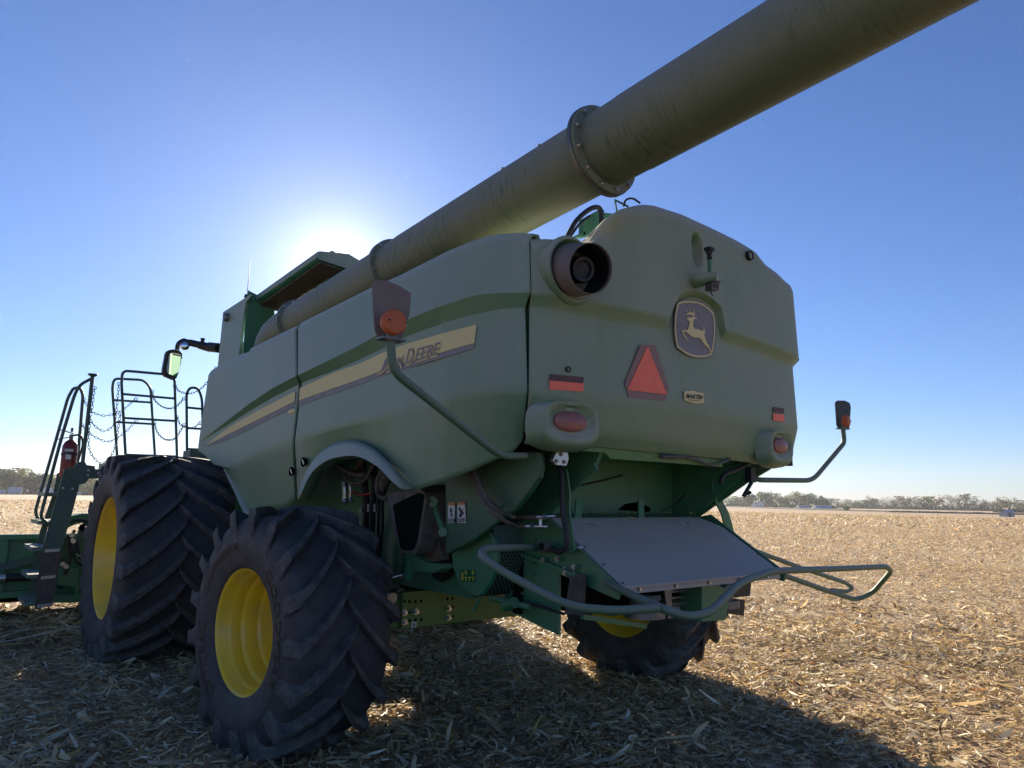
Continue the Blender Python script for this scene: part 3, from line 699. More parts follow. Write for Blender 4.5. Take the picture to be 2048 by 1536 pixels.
# ---- grain tank extension, raised cover, cab
tp = [(446,624),(500,589),(504,590),(492,604),(488,624),(477,708),(435,732)]
tp3 = [onY(*q, 1.32) for q in tp]; tp3[5] = tp3[5]-V(0, 0, .12); tp3[6] = tp3[6]-V(0, 0, .07)
mb = MB(); mb.plate(tp3, V(0, -.03, 0)); tank = mb.build('tank_front_corner', PANEL, CB, bevel=.004)
c_ = onY(455, 635, 1.325); mb = MB(); mb.lathe(c_, (0, 1, 0), [(-.01, .052), (.03, .052), (.045, .04), (.05, .002)], 24); mb.build('work_lamp', GREY, tank, smooth=40)
xr = onY(488, 640, 1.32)[0]
mb = MB(); mb.plate([V(xr, 1.30, 3.0), V(xr, .98, 3.0), V(xr, .98, 3.85), V(xr, 1.30, 3.95)], V(.02, 0, 0)); mb.build('tank_corner_return', CHASSIS, CB)
mb = MB(); mb.box((1.4, .84, 3.3), (3.0, .04, .9)); mb.box((1.4, -.95, 3.2), (3.0, .04, .7)); mb.box((2.9, 0, 3.3), (.04, 1.9, .9)); mb.box((-.1, 0, 3.1), (.04, 1.7, .5)); mb.build('grain_tank_wall', CHASSIS, CB)
# cover leaf
T0, T1 = onY(511, 592, 1.2), onY(635, 503, 1.2)
xa, xb = T1[0], 3.05; zt_ = (T0[2]+T1[2])/2+.01
e1 = onX(725, 524, xa); e2 = onX(699, 538, xa); e3 = onX(652, 524, xa+.0)
prof = [(1.2, T1[2]), (1.17, T1[2]+.012), (e1[1]+.15, e1[2]+.05), (e1[1], e1[2]), (-.3, e1[2]-.15), (-.3, e1[2]-.19), (e2[1], e2[2]), (.9, T1[2]-.10), (1.17, T1[2]-.075), (1.2, T1[2]-.06)]
mb = MB(); mb.plate([V(xa, y_, z_) for y_, z_ in prof], V(xb-xa, 0, -.10)); cov = mb.build('tank_cover', dusty('cover_paint', (.02, .2, .12), (.40, .34, .3), .0, 1.0, .4, up=.5), CB, bevel=.004)
mb = MB(); mb.plate([V(xa+.03, .93, T1[2]-.105), V(xa+.03, 1.15, T1[2]-.08), V(xb-.02, 1.15, T0[2]-.09), V(xb-.02, .93, T0[2]-.11)], V(0, 0, -.018)); mb.build('cover_lining', RUST, cov)
for k in range(3):
    q = onX(665+16*k, 508+4*k, xa+.2); mb = MB(); mb.tube([q+V(0, .03, -.02), q+V(0, .02, .02), q+V(0, -.02, .02), q+V(0, -.03, -.02)], .008, 6); mb.build('cover_latch', GREY, cov)
for p_, q_ in ((V(1.9, .86, 3.45), V(1.75, .95, 3.83)), (V(2.2, .86, 3.4), V(2.6, .95, 3.83))): mb = MB(); mb.bar(p_, q_, .04, .02, (1, 0, 0)); mb.build('cover_hinge_arm', CHASSIS, cov)
mb = MB(); ab = onY(495, 592, 1.25); at_ = onY(499, 522, 1.25); mb.cyl(ab, at_, .006, .003, n=8); mb.cyl(ab+V(0, 0, -.02), ab+V(0, 0, .015), .04, .03); mb.build('antenna', BLACK, CB, smooth=40)
mb = MB(); mb.box((4.05, 0, 2.75), (1.5, 1.5, 1.6)); mb.build('cab_glass', CABG, CB, bevel=.08)
mb = MB(); mb.box((4.05, 0, 3.62), (1.7, 1.6, .14)); mb.build('cab_roof', CHASSIS, CB, bevel=.04); mb = MB(); mb.box((4.0, 0, 1.9), (1.7, 1.6, .2)); mb.build('cab_floor', CHASSIS, CB, bevel=.04)

# ---- unloading auger
def ax_(x): return V(x, 1.2764+.0272*(x-2), 3.2577-.0857*(x-2))
D_ = ax_(-3)-ax_(2); D_ /= np.linalg.norm(D_)
auger = empty('unloading_auger', tuple(ax_(1.6)), CB)
def aug(mb, nm, m, parent=auger, sm=40):
    return mb.build(nm, m, parent, smooth=sm, off=tuple(ax_(1.6)))
mb = MB(); O = ax_(1.62); Lf = lambda x: (ax_(x)-O)@D_
mb.lathe(O, D_, [(0, .212), (Lf(-.19), .213), (Lf(-.42), .213), (Lf(-.422), .2155), (Lf(-2.36), .2155)], 96); a_o = aug(mb, 'auger_tube', AUGM)
mb = MB(); mb.lathe(O, D_, [(Lf(-2.40), .2135), (Lf(-2.62), .2135), (Lf(-2.622), .2165), (Lf(-5.7), .2165), (Lf(-5.75), .20)], 96); a_2 = aug(mb, 'auger_tube', AUGM)
mb = MB(); mb.lathe(O, D_, [(Lf(-5.7), .205), (Lf(-5.95), .23), (Lf(-6.1), .21)], 48); P6 = ax_(-5.95); mb.cyl(P6, P6+V(-.12, 0, -.55), .21, .24, n=32, cap=False); aug(mb, 'auger_spout', BLACK)
for xf, rf, nb, wide in ((1.52, .245, 14, .02), (-.19, .245, 12, .025), (-2.38, .262, 12, .022)):
    mb = MB(); mb.lathe(O, D_, [(Lf(xf)-wide, .20), (Lf(xf)-wide, rf), (Lf(xf)+wide, rf), (Lf(xf)+wide, .20)], 72); fl = aug(mb, 'auger_flange', AUGM, sm=30)
    if xf == -2.38:
        mb = MB(); mb.lathe(O, D_, [(Lf(xf)-wide-.004, rf*.985), (Lf(xf)-wide-.004, rf+.006), (Lf(xf)-.002, rf+.006), (Lf(xf)-.002, rf*.985)], 72); aug(mb, 'flange_band', GREY, fl, sm=30).matrix_parent_inverse = Matrix.Identity(4)
    u_ = np.cross(D_, (0, 0, 1)); u_ /= np.linalg.norm(u_); v_ = np.cross(D_, u_)
    for i in range(nb):
        th = 2*math.pi*(i+.5)/nb; c_ = ax_(xf) + (rf-.02)*(math.cos(th)*u_ + math.sin(th)*v_)
        mb = MB(); mb.cyl(c_-D_*.035, c_+D_*.042, .0065, n=8); mb.cyl(c_+D_*wide, c_+D_*(wide+.012), .014, n=6); mb.cyl(c_-D_*wide, c_-D_*(wide+.01), .014, n=6)
        aug(mb, 'flange_bolt', BRIGHT, fl, sm=30)
# elbow down into the tank
mb = MB(); O1 = ax_(1.62); mb.tube([ax_(1.6), ax_(1.85), ax_(2.05)+V(0, 0, -.06), ax_(2.15)+V(0, 0, -.3), ax_(2.15)+V(0, 0, -.55)], .208, 32, 4); aug(mb, 'auger_elbow', AUGM)
q = onY(530, 662, 1.42); mb = MB(); mb.box(q, (.13, .012, .15)); ep = aug(mb, 'elbow_plate', SHEET)
for i in (-1, 1):
    for k in (-1, 0, 1):
        mb = MB(); mb.cyl(q+V(.045*i, .0, .05*k), q+V(.045*i, .018, .05*k), .011, n=6); aug(mb, 'plate_bolt', GREY, ep)
for (xx, th) in ((-1.9, 2.0), (-1.55, 2.0)):
    c_ = ax_(xx)+.225*(math.cos(th)*u_+math.sin(th)*v_); c_ = ax_(xx)+V(0, .05, .215); mb = MB(); mb.cyl(c_, c_+V(0, 0, .03), .012, n=6); aug(mb, 'lug_stud', GREY)
# saddle: green bracket and hoses behind the auger
X1 = -1.55
mb = MB(); 
for pl in ([(1166,470),(1168,437),(1202,418),(1209,420),(1207,470)], [(1207,425),(1240,428),(1238,450),(1222,470),(1207,470)], [(1150,472),(1172,462),(1172,474),(1150,474)]):
    mb.plate([onX(*q_, X1) for q_ in pl], V(.05, 0, 0))
sad = mb.build('auger_saddle', CHASSIS, CB, bevel=.003)
mb = MB(); mb.tube([onX(*q_, X1-.06) for q_ in ((1133,476),(1150,445),(1170,425),(1188,415),(1200,418),(1203,440),(1202,476))], .018, 8); mb.build('hose_loop', HOSED, CB, smooth=40)
mb = MB(); mb.tube([onX(*q_, X1-.03) for q_ in ((1140,474),(1160,447),(1180,432))], .010, 8); mb.build('saddle_wiring', HOSED, CB, smooth=40); mb = MB(); mb.tube([onX(*q_, -2.0) for q_ in ((1256,413),(1230,400),(1234,424),(1250,429))], .007, 6, smooth=False); mb.build('hood_stop', CHASSIS, CB); mb = MB(); mb.tube([onX(*q_, -2.02) for q_ in ((1247,412),(1252,400),(1265,397),(1280,406))], .007, 8); mb.build('saddle_wiring', HOSED, CB, smooth=40)

# ---- wheels
def tyre(Rt, Wd, Rr, nl, lugh, sweep, letters):
    h = Wd/2; rc = Rt-lugh
    prof = [(-.86*h, Rr), (-.93*h, Rr+.03), (-1.0*h, Rr+.45*(rc-Rr)), (-.985*h, rc-.13), (-.93*h, rc-.055), (-.8*h, rc-.012), (-.4*h, rc), (0, rc+.004), (.4*h, rc), (.8*h, rc-.012), (.93*h, rc-.055), (.985*h, rc-.13), (1.0*h, Rr+.45*(rc-Rr)), (.93*h, Rr+.03), (.86*h, Rr)]
    P2 = np.array(catmull([V(a_, b_, 0) for a_, b_ in prof], 4))[:, :2]
    mb = MB(); mb.lathe((0, 0, 0), (0, 1, 0), [tuple(q) for q in P2], 96)
    car = (mb.v, mb.f, P2)
    lg = MB(); S = 14
    for sd_ in (1, -1):
        for i in range(nl):
            th0 = 2*math.pi*(i+(0 if sd_ > 0 else .5))/nl; st = []
            for k in range(S):
                t = k/(S-1)
                if t < .82:
                    q = t/.82; wq = (-.05 + 1.0*q)*h; th = th0 + sweep*(1.32*q-.32*q*q); rt_ = Rt - .012*q*q; wb = (.068-.010*q)*Rt/.83; wt = (.040+.002*q)*Rt/.83
                    if k == 0: rt_ -= .012
                    rb = rc - .05*q**4-.015
                    pos_t = (wq, rt_); pos_b = (wq*.995, rb)
                else:
                    q = (t-.82)/.18; th = th0 + sweep*(1+.06*q); wb = (.058+.065*q)*Rt/.83; wt = (.042-.010*q)*Rt/.83
                    pos_t = ((.95+.06*math.sin(q*1.6))*h, Rt-.012-(q**1.3)*.17); pos_b = (.96*h, rc-.07-.13*q)
                rr_t = pos_t[1]; rr_b = pos_b[1]
                ring_pts = []
                for (dw, (ww, rr_)) in ((-wb, pos_b), (-wt*1.12, (pos_t[0], pos_t[1]-.008)), (-wt*.85, pos_t), (wt*.85, pos_t), (wt*1.12, (pos_t[0], pos_t[1]-.008)), (wb, pos_b)):
                    # half-width measured perpendicular to the lug direction (approx 45 deg)
                    tt = th + dw/Rt*1.05; w2 = ww*1.0 - (dw*.45 if t < .82 else 0)
                    ring_pts.append(V(rr_*math.sin(tt), sd_*w2, rr_*math.cos(tt)))
                st.append(ring_pts)
            n = 6; base = [q for r1 in st for q in r1]
            fs = [(k*n+j, k*n+j+1, (k+1)*n+j+1, (k+1)*n+j) for k in range(S-1) for j in range(n-1)] + [tuple(range(n)), tuple(range((S-1)*n, S*n))[::-1]]
            lg.add(base, fs)
    return car, lg
def wheel(name, loc, rz, Rt, Wd, Rr, nl, lugh, sweep, parent, face, rimprof, letters=None, flip=1):
    wh = empty(name, loc, parent); wh.rotation_euler = (0, 0, rz)
    car, lg = tyre(Rt, Wd, Rr, nl, lugh, sweep, letters)
    mb = MB(); mb.v, mb.f, PP2 = car; hp_ = PP2[len(PP2)//2:]; hp_ = hp_[np.argsort(hp_[:, 1])]; ty = mb.build('tyre', RUBBER, wh, smooth=40)
    lo = lg.build('tread_lugs', LUGM, ty, smooth=25)
    mb = MB(); mb.lathe((0, 0, 0), (0, face, 0), rimprof, 72); rm = mb.build('rim', YEL, wh, smooth=40)
    hb = MB(); rd = rimprof[-1][1]; hw = rimprof[-1][0]
    hb.lathe((0, 0, 0), (0, face, 0), [(hw-.02, rd*1.02), (hw+.01, rd*.98), (hw+.06, rd*.8), (hw+.10, rd*.3), (hw+.10, .001)], 40)
    hb.build('hub', YEL, wh, smooth=30)
    mb = MB()
    for i in range(10):
        t = 2*math.pi*i/10; c_ = V(rd*1.35*math.cos(t), face*(hw-.005), rd*1.35*math.sin(t)); mb.cyl(c_, c_+V(0, face*.035, 0), .014, n=6)
    mb.build('wheel_nuts', GREY, rm)
    vv_ = V(-.1*Rr*2, face*(Wd*.36), Rr*.86); mb = MB(); mb.cyl(vv_, vv_+V(-.03, -face*.02, -.05), .008); mb.build('valve', BLACK, rm)
    if letters:
        for (s_, r0, r1, ang, span, inv) in letters:
            v, f, _ = text_mesh(s_, bold=.012, spacing=1.05); pts = []
            for x, y in v:
                t = R_(ang) + (x-.5)*R_(span)*(-1 if inv else 1); rr_ = r0+(r1-r0)*(y if not inv else 1-y)
                q = (rr_-Rr)/(Rt-lugh-Rr); wv_ = np.interp(rr_, hp_[:, 1], hp_[:, 0])+.001
                pts.append((-math.sin(t)*rr_, face*(wv_+.0035), math.cos(t)*rr_))
            me = bpy.data.meshes.new('sidewall_lettering'); me.from_pydata(pts, [], f); me.update(); link('sidewall_lettering', me, ty, [LETTER])
    return wh
rimR = [(.325, .416), (.335, .410), (.325, .400), (.315, .392), (.26, .386), (.245, .372), (.235, .366), (.17, .362), (.155, .345), (.145, .338), (.06, .335), (.045, .320), (.035, .314), (-.03, .312), (-.05, .30), (-.06, .12)]
rimRB = [(-.325, .416), (-.335, .410), (-.325, .400), (-.26, .386), (-.245, .372), (-.17, .362), (-.155, .345), (-.09, .335), (-.075, .318), (-.06, .30)]
LT = [('GOODYEAR', .50, .585, 80, 80, False), ('OPTITRAC', .50, .585, -118, 56, False), ('LSW750/60R30', .535, .59, -36, 58, False)]
TR = 1.86
def rear_wheel(y, face, letters):
    wh = wheel('rear_wheel', (0, y, .80), R_(6.7), .83, .75, .405, 17, .070, -.47, CB, face, rimR, letters)
    mb = MB(); mb.lathe((0, 0, 0), (0, face, 0), rimRB, 72); mb.build('rim_inner', YEL, wh, smooth=40); return wh
hr = .765
w1 = rear_wheel(1.846, 1, LT); w2 = rear_wheel(-1.846, -1, None)
for o in (w1, w2): o.location.z = hr
rimF = [(.475, .628), (.487, .622), (.475, .610), (.462, .600), (.40, .592), (.38, .575), (.25, .568), (.235, .555), (.20, .55), (.18, .20)]
for y, fc in ((1.86, 1), (-1.86, -1)):
    wf = wheel('front_wheel', (3.62, y, 1.0), 0, 1.08, 1.1, .615, 21, .075, -.44, CB, fc, rimF)
# ---- rear axle
def ax3(px, py, X=-.2): return onX(px, py, X)
mb = MB(); mb.box((-.09, 0, .82), (.22, 2.1, .25)); axl = mb.build('rear_axle_beam', AXLE, CB, bevel=.006)
for s_ in (1, -1): mb = MB(); mb.box((-.07, s_*1.28, .80), (.17, .6, .20)); mb.build('axle_extension', AXLE, axl, bevel=.006)
mb = MB(); mb.plate([V(-.235, 1.09, .955), V(-.235, 1.02, .965), V(-.235, -.9, .965), V(-.235, -.9, .93), V(-.235, 1.05, .93)], V(.035, 0, 0)); mb.build('axle_flange', AXLE, axl)
mb = MB()
for (px, py) in ((809,1203),(819,1203),(831,1203),(842,1202),(895,1198),(905,1197),(819,1225),(831,1224),(819,1241),(831,1240),(842,1239),(905,1215),(905,1233)):
    q = onX(px, py, -.2); mb.cyl(q, q+V(-.003, 0, 0), .011, n=14)
mb.build('bolt_holes', DARKIN, axl)
for (px, py) in ((808,1225),(831,1223),(808,1244),(896,1217),(896,1235)):
    q = onX(px, py, -.2); mb = MB(); mb.cyl(q, q+V(-.012, 0, 0), .022, n=16); mb.cyl(q+V(-.012, 0, 0), q+V(-.035, 0, 0), .015, n=6); mb.build('axle_bolt', BRIGHT, axl, smooth=30)
lb = onX(828, 1249, -.204); mb = MB(); mb.box(lb, (.002, .045, .04)); l_ = mb.build('axle_label', WHITE, axl)
mb = MB(); mb.plate([lb+V(-.003, .012, -.012), lb+V(-.003, -.012, -.012), lb+V(-.003, 0, .014)], V(-.001, 0, 0)); mb.build('label_symbol', PRINT, l_)
for s_ in (1, -1):
    mb = MB(); mb.cyl(V(.05, s_*1.5, .55), V(.05, s_*1.5, 1.05), .07); mb.box((0, s_*1.62, .78), (.24, .22, .26)); mb.build('steering_knuckle', CHASSIS, CB, bevel=.01)
    mb = MB(); mb.cyl(V(.25, s_*1.45, .85), V(.28, s_*.7, .9), .035); mb.cyl(V(.28, s_*.7, .9), V(.28, s_*.3, .9), .05); mb.build('steering_cylinder', BLACK, CB, smooth=40)
mb = MB(); mb.cyl(V(3.62, -1.5, 1.0), V(3.62, 1.5, 1.0), .17); mb.box((3.62, 1.15, 1.05), (.5, .3, .6)); mb.box((3.62, -1.15, 1.05), (.5, .3, .6)); mb.build('front_axle', CHASSIS, CB, bevel=.02)

# ---- under-body on the left: bay behind the arch
mb = MB(); mb.plate([V(1.9, 1.0, 1.0), V(-1.0, 1.0, 1.0), V(-1.2, 1.0, 1.6), V(-1.3, 1.0, 2.1), V(2.6, 1.0, 2.1), V(2.6, 1.0, 1.2)], V(0, -.05, 0)); mb.build('body_side_sheet', CHASSIS, CB)
mb = MB(); mb.plate([V(1.9, -1.0, 1.0), V(-1.0, -1.0, 1.0), V(-1.2, -1.0, 1.6), V(-1.3, -1.0, 2.1), V(2.6, -1.0, 2.1), V(2.6, -1.0, 1.2)], V(0, .05, 0)); mb.build('body_side_sheet', CHASSIS, CB)
mb = MB(); mb.box((.6, 1.15, 1.99), (2.4, .3, .05)); mb.build('bay_rail', CHASSIS, CB)
mb = MB(); mb.box((.9, 1.2, 2.2), (.35, .25, .28)); mb.box((.35, 1.2, 2.25), (.4, .25, .25)); mb.build('valve_block', HOSE, CB, bevel=.01)
hoses = [((650,890,1.3),(640,905,1.3),(700,945,1.3),(728,950,1.3)), ((702,955,1.25),(735,905,1.25),(750,890,1.25)), ((690,950,1.28),(700,965,1.28),(730,960,1.28),(760,900,1.28)),
 ((722,910,1.25),(728,960,1.2),(733,1010,1.15),(730,1080,1.1),(731,1150,1.1)), ((747,930,1.25),(748,975,1.2),(745,1030,1.15),(744,1100,1.12),(746,1200,1.1)),
 ((762,930,1.25),(758,990,1.2),(757,1040,1.15),(755,1120,1.12),(758,1190,1.1)), ((770,935,1.25),(755,960,1.25),(757,990,1.25),(775,998,1.25)), ((780,960,1.2),(766,990,1.2),(765,1050,1.15),(757,1160,1.1),(775,1200,1.05)),
 ((775,940,1.22),(763,985,1.2)), ((700,950,1.22),(660,952,1.22),(646,945,1.22),(648,925,1.22))]
for i, h_ in enumerate(hoses):
    mb = MB(); mb.tube([onY(a_, b_, y_) for a_, b_, y_ in h_], [.02, .022, .014, .028, .026, .014, .018, .013, .04, .008][i], 10); mb.build('hydraulic_hose', HOSE if i in (0, 1, 2, 6, 8, 9) else HOSED, CB, smooth=50)
for (px, py) in ((728,1020),(743,1012),(756,1012),(743,1020),(756,1020)):
    q = onY(px, py, 1.24); mb = MB(); mb.cyl(q, q+V(0, .03, 0), .017, n=10); mb.build('hose_clamp', GREY, CB)
for (p0, p1, rr_) in (((690,968),(690,985), .02), ((701,968),(701,982), .012)):
    q = [onY(*k, 1.27) for k in (p0, p1)]; mb = MB(); mb.cyl(q[0], q[1], rr_); mb.cyl(q[0]+V(0, 0, .02), q[0]-V(0, 0, .02), rr_*1.4, n=6); mb.tube([q[1], q[1]-V(0, 0, .06), q[1]-V(.04, 0, .08)], rr_*.9, 8); mb.build('hydraulic_fitting', BRIGHT, CB, smooth=40)
mb = MB(); mb.tube([onY(703, 983, 1.2), onY(722, 990, 1.2), onY(745, 985, 1.2)], .009, 8); mb.build('red_cable', mat('red_cable', (.35, .02, .03), .5), CB)
# air scoop
sc_o = [(773,987),(800,982),(832,968),(850,985),(852,1000),(838,1090),(830,1107),(805,1107),(797,1098),(783,1040),(775,1010)]
sc_i = [(786,1010),(805,1000),(838,985),(848,990),(846,1005),(833,1085),(825,1101),(806,1101),(800,1094),(790,1040)]
mb = MB(); mb.plate([onY(*q, 1.30) for q in sc_o], V(0, -.25, 0)); scp = mb.build('air_scoop', HOSE, CB, bevel=.008)
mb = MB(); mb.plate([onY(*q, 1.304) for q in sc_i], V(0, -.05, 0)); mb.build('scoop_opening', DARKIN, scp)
# links, chaff pockets and brackets to the right of it
mb = MB(); mb.bar(onY(865, 1003, 1.22), onY(888, 1065, 1.22), .04, .02, (0, 1, 0)); mb.cyl(onY(865, 1003, 1.2), onY(865, 1003, 1.25), .035); mb.cyl(onY(886, 1064, 1.2), onY(886, 1064, 1.25), .03); mb.build('fan_linkage', CHASSIS, CB, smooth=30)
mb = MB(); mb.plate([onY(*q, 1.15) for q in ((862,1085),(872,1065),(880,1090),(885,1120),(868,1124),(845,1120))], V(0, -.06, 0)); mb.build('trapped_chaff', MUD, CB)
mb = MB(); mb.plate([onY(*q, 1.2) for q in ((812,1112),(830,1108),(850,1125),(880,1128),(882,1138),(868,1146),(815,1140),(810,1128))], V(0, -.1, 0)); mb.bar(onY(815, 1160, 1.2), onY(820, 1125, 1.2), .05, .03, (1, 0, 0)); mb.build('axle_bracket', CHASSIS, CB, bevel=.004)
mb = MB(); mb.cyl(onY(770, 1162, 1.22), onY(808, 1152, 1.22), .016); mb.cyl(onY(770, 1190, 1.22), onY(785, 1197, 1.22), .04); mb.build('cylinder_rod', BRIGHT, CB, smooth=40)
mb = MB(); mb.cyl(onY(880, 1145, 1.05), onY(905, 1118, 1.05), .075); mb.build('filter_canister', BLACK, CB, smooth=40)
# ---- left shield and residue drum
sh_o = [(889,955),(945,935),(1040,903),(1080,905),(1082,935),(1078,955),(1062,980),(1030,1020),(985,1052),(945,1082),(891,1109)]
mb = MB(); mb.plate([onY(*q, 1.22) for q in sh_o], V(0, -.04, 0)); shd = mb.build('rear_side_shield', dusty('shield_paint', (.012, .10, .04), (.15, .15, .12), .0, .55, .35), CB, bevel=.012)
for q0, sym in (([(896,1005),(910,1005),(909,1046),(896,1046)], 0), ([(915,1004),(930,1004),(932,1046),(915,1045)], 1)):
    P = [onY(*q, 1.226) for q in q0]; mb = MB(); mb.plate(P, V(0, .001, 0)); lb_ = mb.build('warning_label', WHITE, shd)
    def sub(a0, a1, b0, b1, m_, nm='label_band', y_=1.229):
        xs = lambda a_, b_: (q0[0][0]*(1-a_)+q0[1][0]*a_, q0[0][1]*(1-b_)+q0[3][1]*b_); mb = MB(); mb.plate([onY(*xs(*k), y_) for k in ((a0, b0), (a1, b0), (a1, b1), (a0, b1))], V(0, .001, 0)); mb.build(nm, m_, lb_)
    sub(0, 1, 0, .14, LORG); sub(.04, .96, .78, .97, PRINT)
    for k in range(3): sub(.1, .9-.2*(k % 2), .80+.055*k, .82+.055*k, WHITE, 'label_text', 1.231)
    xs = lambda a_, b_: (q0[0][0]*(1-a_)+q0[1][0]*a_, q0[0][1]*(1-b_)+q0[3][1]*b_)
    if sym: pic = [(.3,.25),(.42,.32),(.55,.45),(.6,.34),(.65,.45),(.75,.3),(.7,.5),(.88,.52),(.7,.62),(.5,.74),(.2,.74),(.2,.62),(.4,.55),(.1,.3)]
    else: pic = [(.35,.24),(.5,.3),(.45,.4),(.65,.3),(.6,.42),(.5,.5),(.65,.6),(.7,.72),(.55,.65),(.3,.74),(.42,.6),(.4,.5),(.25,.4)]
    mb = MB(); mb.plate([onY(*xs(*k), 1.229) for k in pic], V(0, .001, 0)); mb.build('label_symbol', PRINT, lb_)
dr_c = onY(948, 1112, 1.12)
cap = [(902,1108),(930,1090),(960,1072),(978,1062),(987,1080),(993,1110),(990,1140),(978,1168),(962,1190),(948,1193),(930,1180),(914,1160),(905,1135)]
mb = MB(); mb.plate([onY(*q, 1.12) for q in cap], V(0, -.04, 0)); drm = mb.build('residue_drum', CHASSIS, CB, bevel=.01)
# perforated wrap behind the end cap
rim_pts = [onY(*q, 1.10) for q in ((985,1050),(990,1080),(994,1110),(990,1140),(978,1168),(962,1190),(948,1194))]
G = np.array([arcs(smooth_poly(np.array(rim_pts)), 30)+V(0, -d_, 0) for d_ in np.linspace(0, .42, 8)])
mb = MB(); grid(mb, G)
wrapm = bpy.data.materials.new('perforated_sheet'); t, p = nodes(wrapm)
MATS['perforated_sheet'] = wrapm; p.inputs['Base Color'].default_value = (.07, .11, .08, 1); p.inputs['Roughness'].default_value = .5
wr = mb.build('perforated_wrap', wrapm, drm, smooth=50)
mb = MB()
for i in range(8, 27):
    for j in range(1, 13):
        u1, v1 = (i+.0)/29*29, (j+(.5 if i % 2 else 0))/14*7
        i0, j0 = int(u1), int(v1)
        if j0 >= 7 or i0 >= 29 or v1 > 5.6: continue
        q = G[j0, i0]*(1-(v1-j0)) + G[j0+1, i0]*(v1-j0)
        nq = np.cross(G[j0+1, i0]-G[j0, i0], G[j0, min(i0+1, 29)]-G[j0, i0]); nq /= np.linalg.norm(nq); nq *= -1 if nq[0] > 0 and nq[2] > 0 else 1
        if (nq@(C0-q)) < 0: nq = -nq
        mb.cyl(q-nq*.001, q+nq*.0015, .0085, n=8)
mb.build('perforations', DARKIN, drm)
lb_ = [(921,1140),(949,1140),(949,1164),(921,1164)]; mb = MB(); mb.plate([onY(*q, 1.127) for q in lb_], V(0, .001, 0)); lbo = mb.build('setting_label', mat('label_green', (.01, .09, .02), .5), drm)
DY = mat('label_yellow', (.5, .5, .08), .5)
mb = MB()
for i, x_ in enumerate((932, 939, 946)):
    for (a0, b0, a1, b1) in ((x_-3, 1154, x_+3, 1155.5), (x_-.8, 1155, x_+.8, 1162)): mb.plate([onY(*q, 1.130) for q in ((a0, b0), (a1, b0), (a1, b1), (a0, b1))], V(0, .001, 0))
for x_ in (932, 946): mb.lathe(onY(x_, 1145, 1.130), (0, 1, 0), [(.0, .007), (.001, .013), (.0, .014)], 14)
for k in range(4): mb.plate([onY(*q, 1.130) for q in ((923+k*1.2, 1144), (923.6+k*1.2, 1144), (923.6+k*1.2, 1161), (923+k*1.2, 1161))], V(0, .001, 0))
mb.build('label_symbol', DY, lbo)
# ---- straw hood, deflector and spreader box
hw = .80
for s_ in (1, -1):
    P = [V(-2.02, s_*hw, 1.98), V(-1.95, s_*hw, 1.86), V(-1.45, s_*hw, 1.52), V(-1.35, s_*hw, 1.30), V(-.7, s_*hw, 1.2), V(-.7, s_*hw, 2.4), V(-2.0, s_*hw, 2.4)]
    mb = MB(); mb.plate(P, V(0, -s_*.03, 0)); mb.bar(V(-2.0, s_*(hw+.03), 1.87), V(-1.38, s_*(hw+.03), 1.50), .05, .02, (0, 1, 0)); mb.build('straw_hood_side', CHASSIS, CB)
mb = MB(); mb.plate([V(-1.15, -.8, 1.5), V(-1.15, .8, 1.5), V(-1.0, .8, 2.3), V(-1.0, -.8, 2.3)], V(.03, 0, 0)); mb.build('straw_hood_back', CHASSIS, CB)
for z_ in (1.62, 1.70):
    mb = MB(); mb.bar(V(-1.155, -.78, z_), V(-1.155, .78, z_), .015, .012); mb.build('back_rib', CHASSIS, CB)
mb = MB(); q = onX(1268, 978, -1.17); mb.cyl(q, q+V(.06, 0, 0), .06, n=20); mb.build('access_hole', DARKIN, CB)
mb = MB(); mb.plate([onX(*q, -1.3) for q in ((1235,1020),(1250,1008),(1275,1004),(1300,1015),(1300,1025))], V(.04, 0, 0)); mb.build('trapped_chaff', MUD, CB)
mb = MB(); mb.tube([onX(*q, -1.30) for q in ((1075,985),(1110,978),(1150,972),(1200,962),(1245,950))], .008, 8); mb.build('wiring_harness', HOSED, CB)
# lower skirt under the hood
mb = MB(); sk = [(1166,894),(1196,894),(1320,906),(1445,919),(1445,934),(1330,925),(1222,918),(1210,906),(1166,902)]
mb.plate([onX(*q, -2.03) for q in sk], V(.02, 0, 0)); mb.build('hood_skirt', AXLE, CB, bevel=.004)
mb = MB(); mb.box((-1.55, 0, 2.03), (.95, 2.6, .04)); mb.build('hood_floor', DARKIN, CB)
mb = MB(); mb.tube([onX(*q, -2.06) for q in ((1325,913),(1345,913),(1370,914),(1395,920),(1420,930),(1445,925),(1460,918))], .010, 8); mb.tube([onX(*q, -2.03) for q in ((1318,912),(1345,914))], .017, 8); mb.build('wiring_conduit', HOSE, CB, smooth=40)
mb = MB(); mb.tube([onX(*q, -2.0) for q in ((1440,965),(1450,948),(1475,938),(1500,925))], .016, 8); mb.tube([onX(*q, -1.9) for q in ((1470,925),(1490,935),(1500,918))], .014, 8); mb.tube([onX(*q, -2.04) for q in ((1500,985),(1487,992),(1503,965))], .014, 8, smooth=False)
q = onX(1501, 950, -2.0); mb.box(q, (.05, .06, .11)); mb.build('socket_box', BLACK, CB, smooth=40)
mb = MB(); mb.tube([onX(*q, -1.5) for q in ((1370,990),(1350,1008),(1322,1022))], .006, 6); mb.build('loose_cable', HOSED, CB)
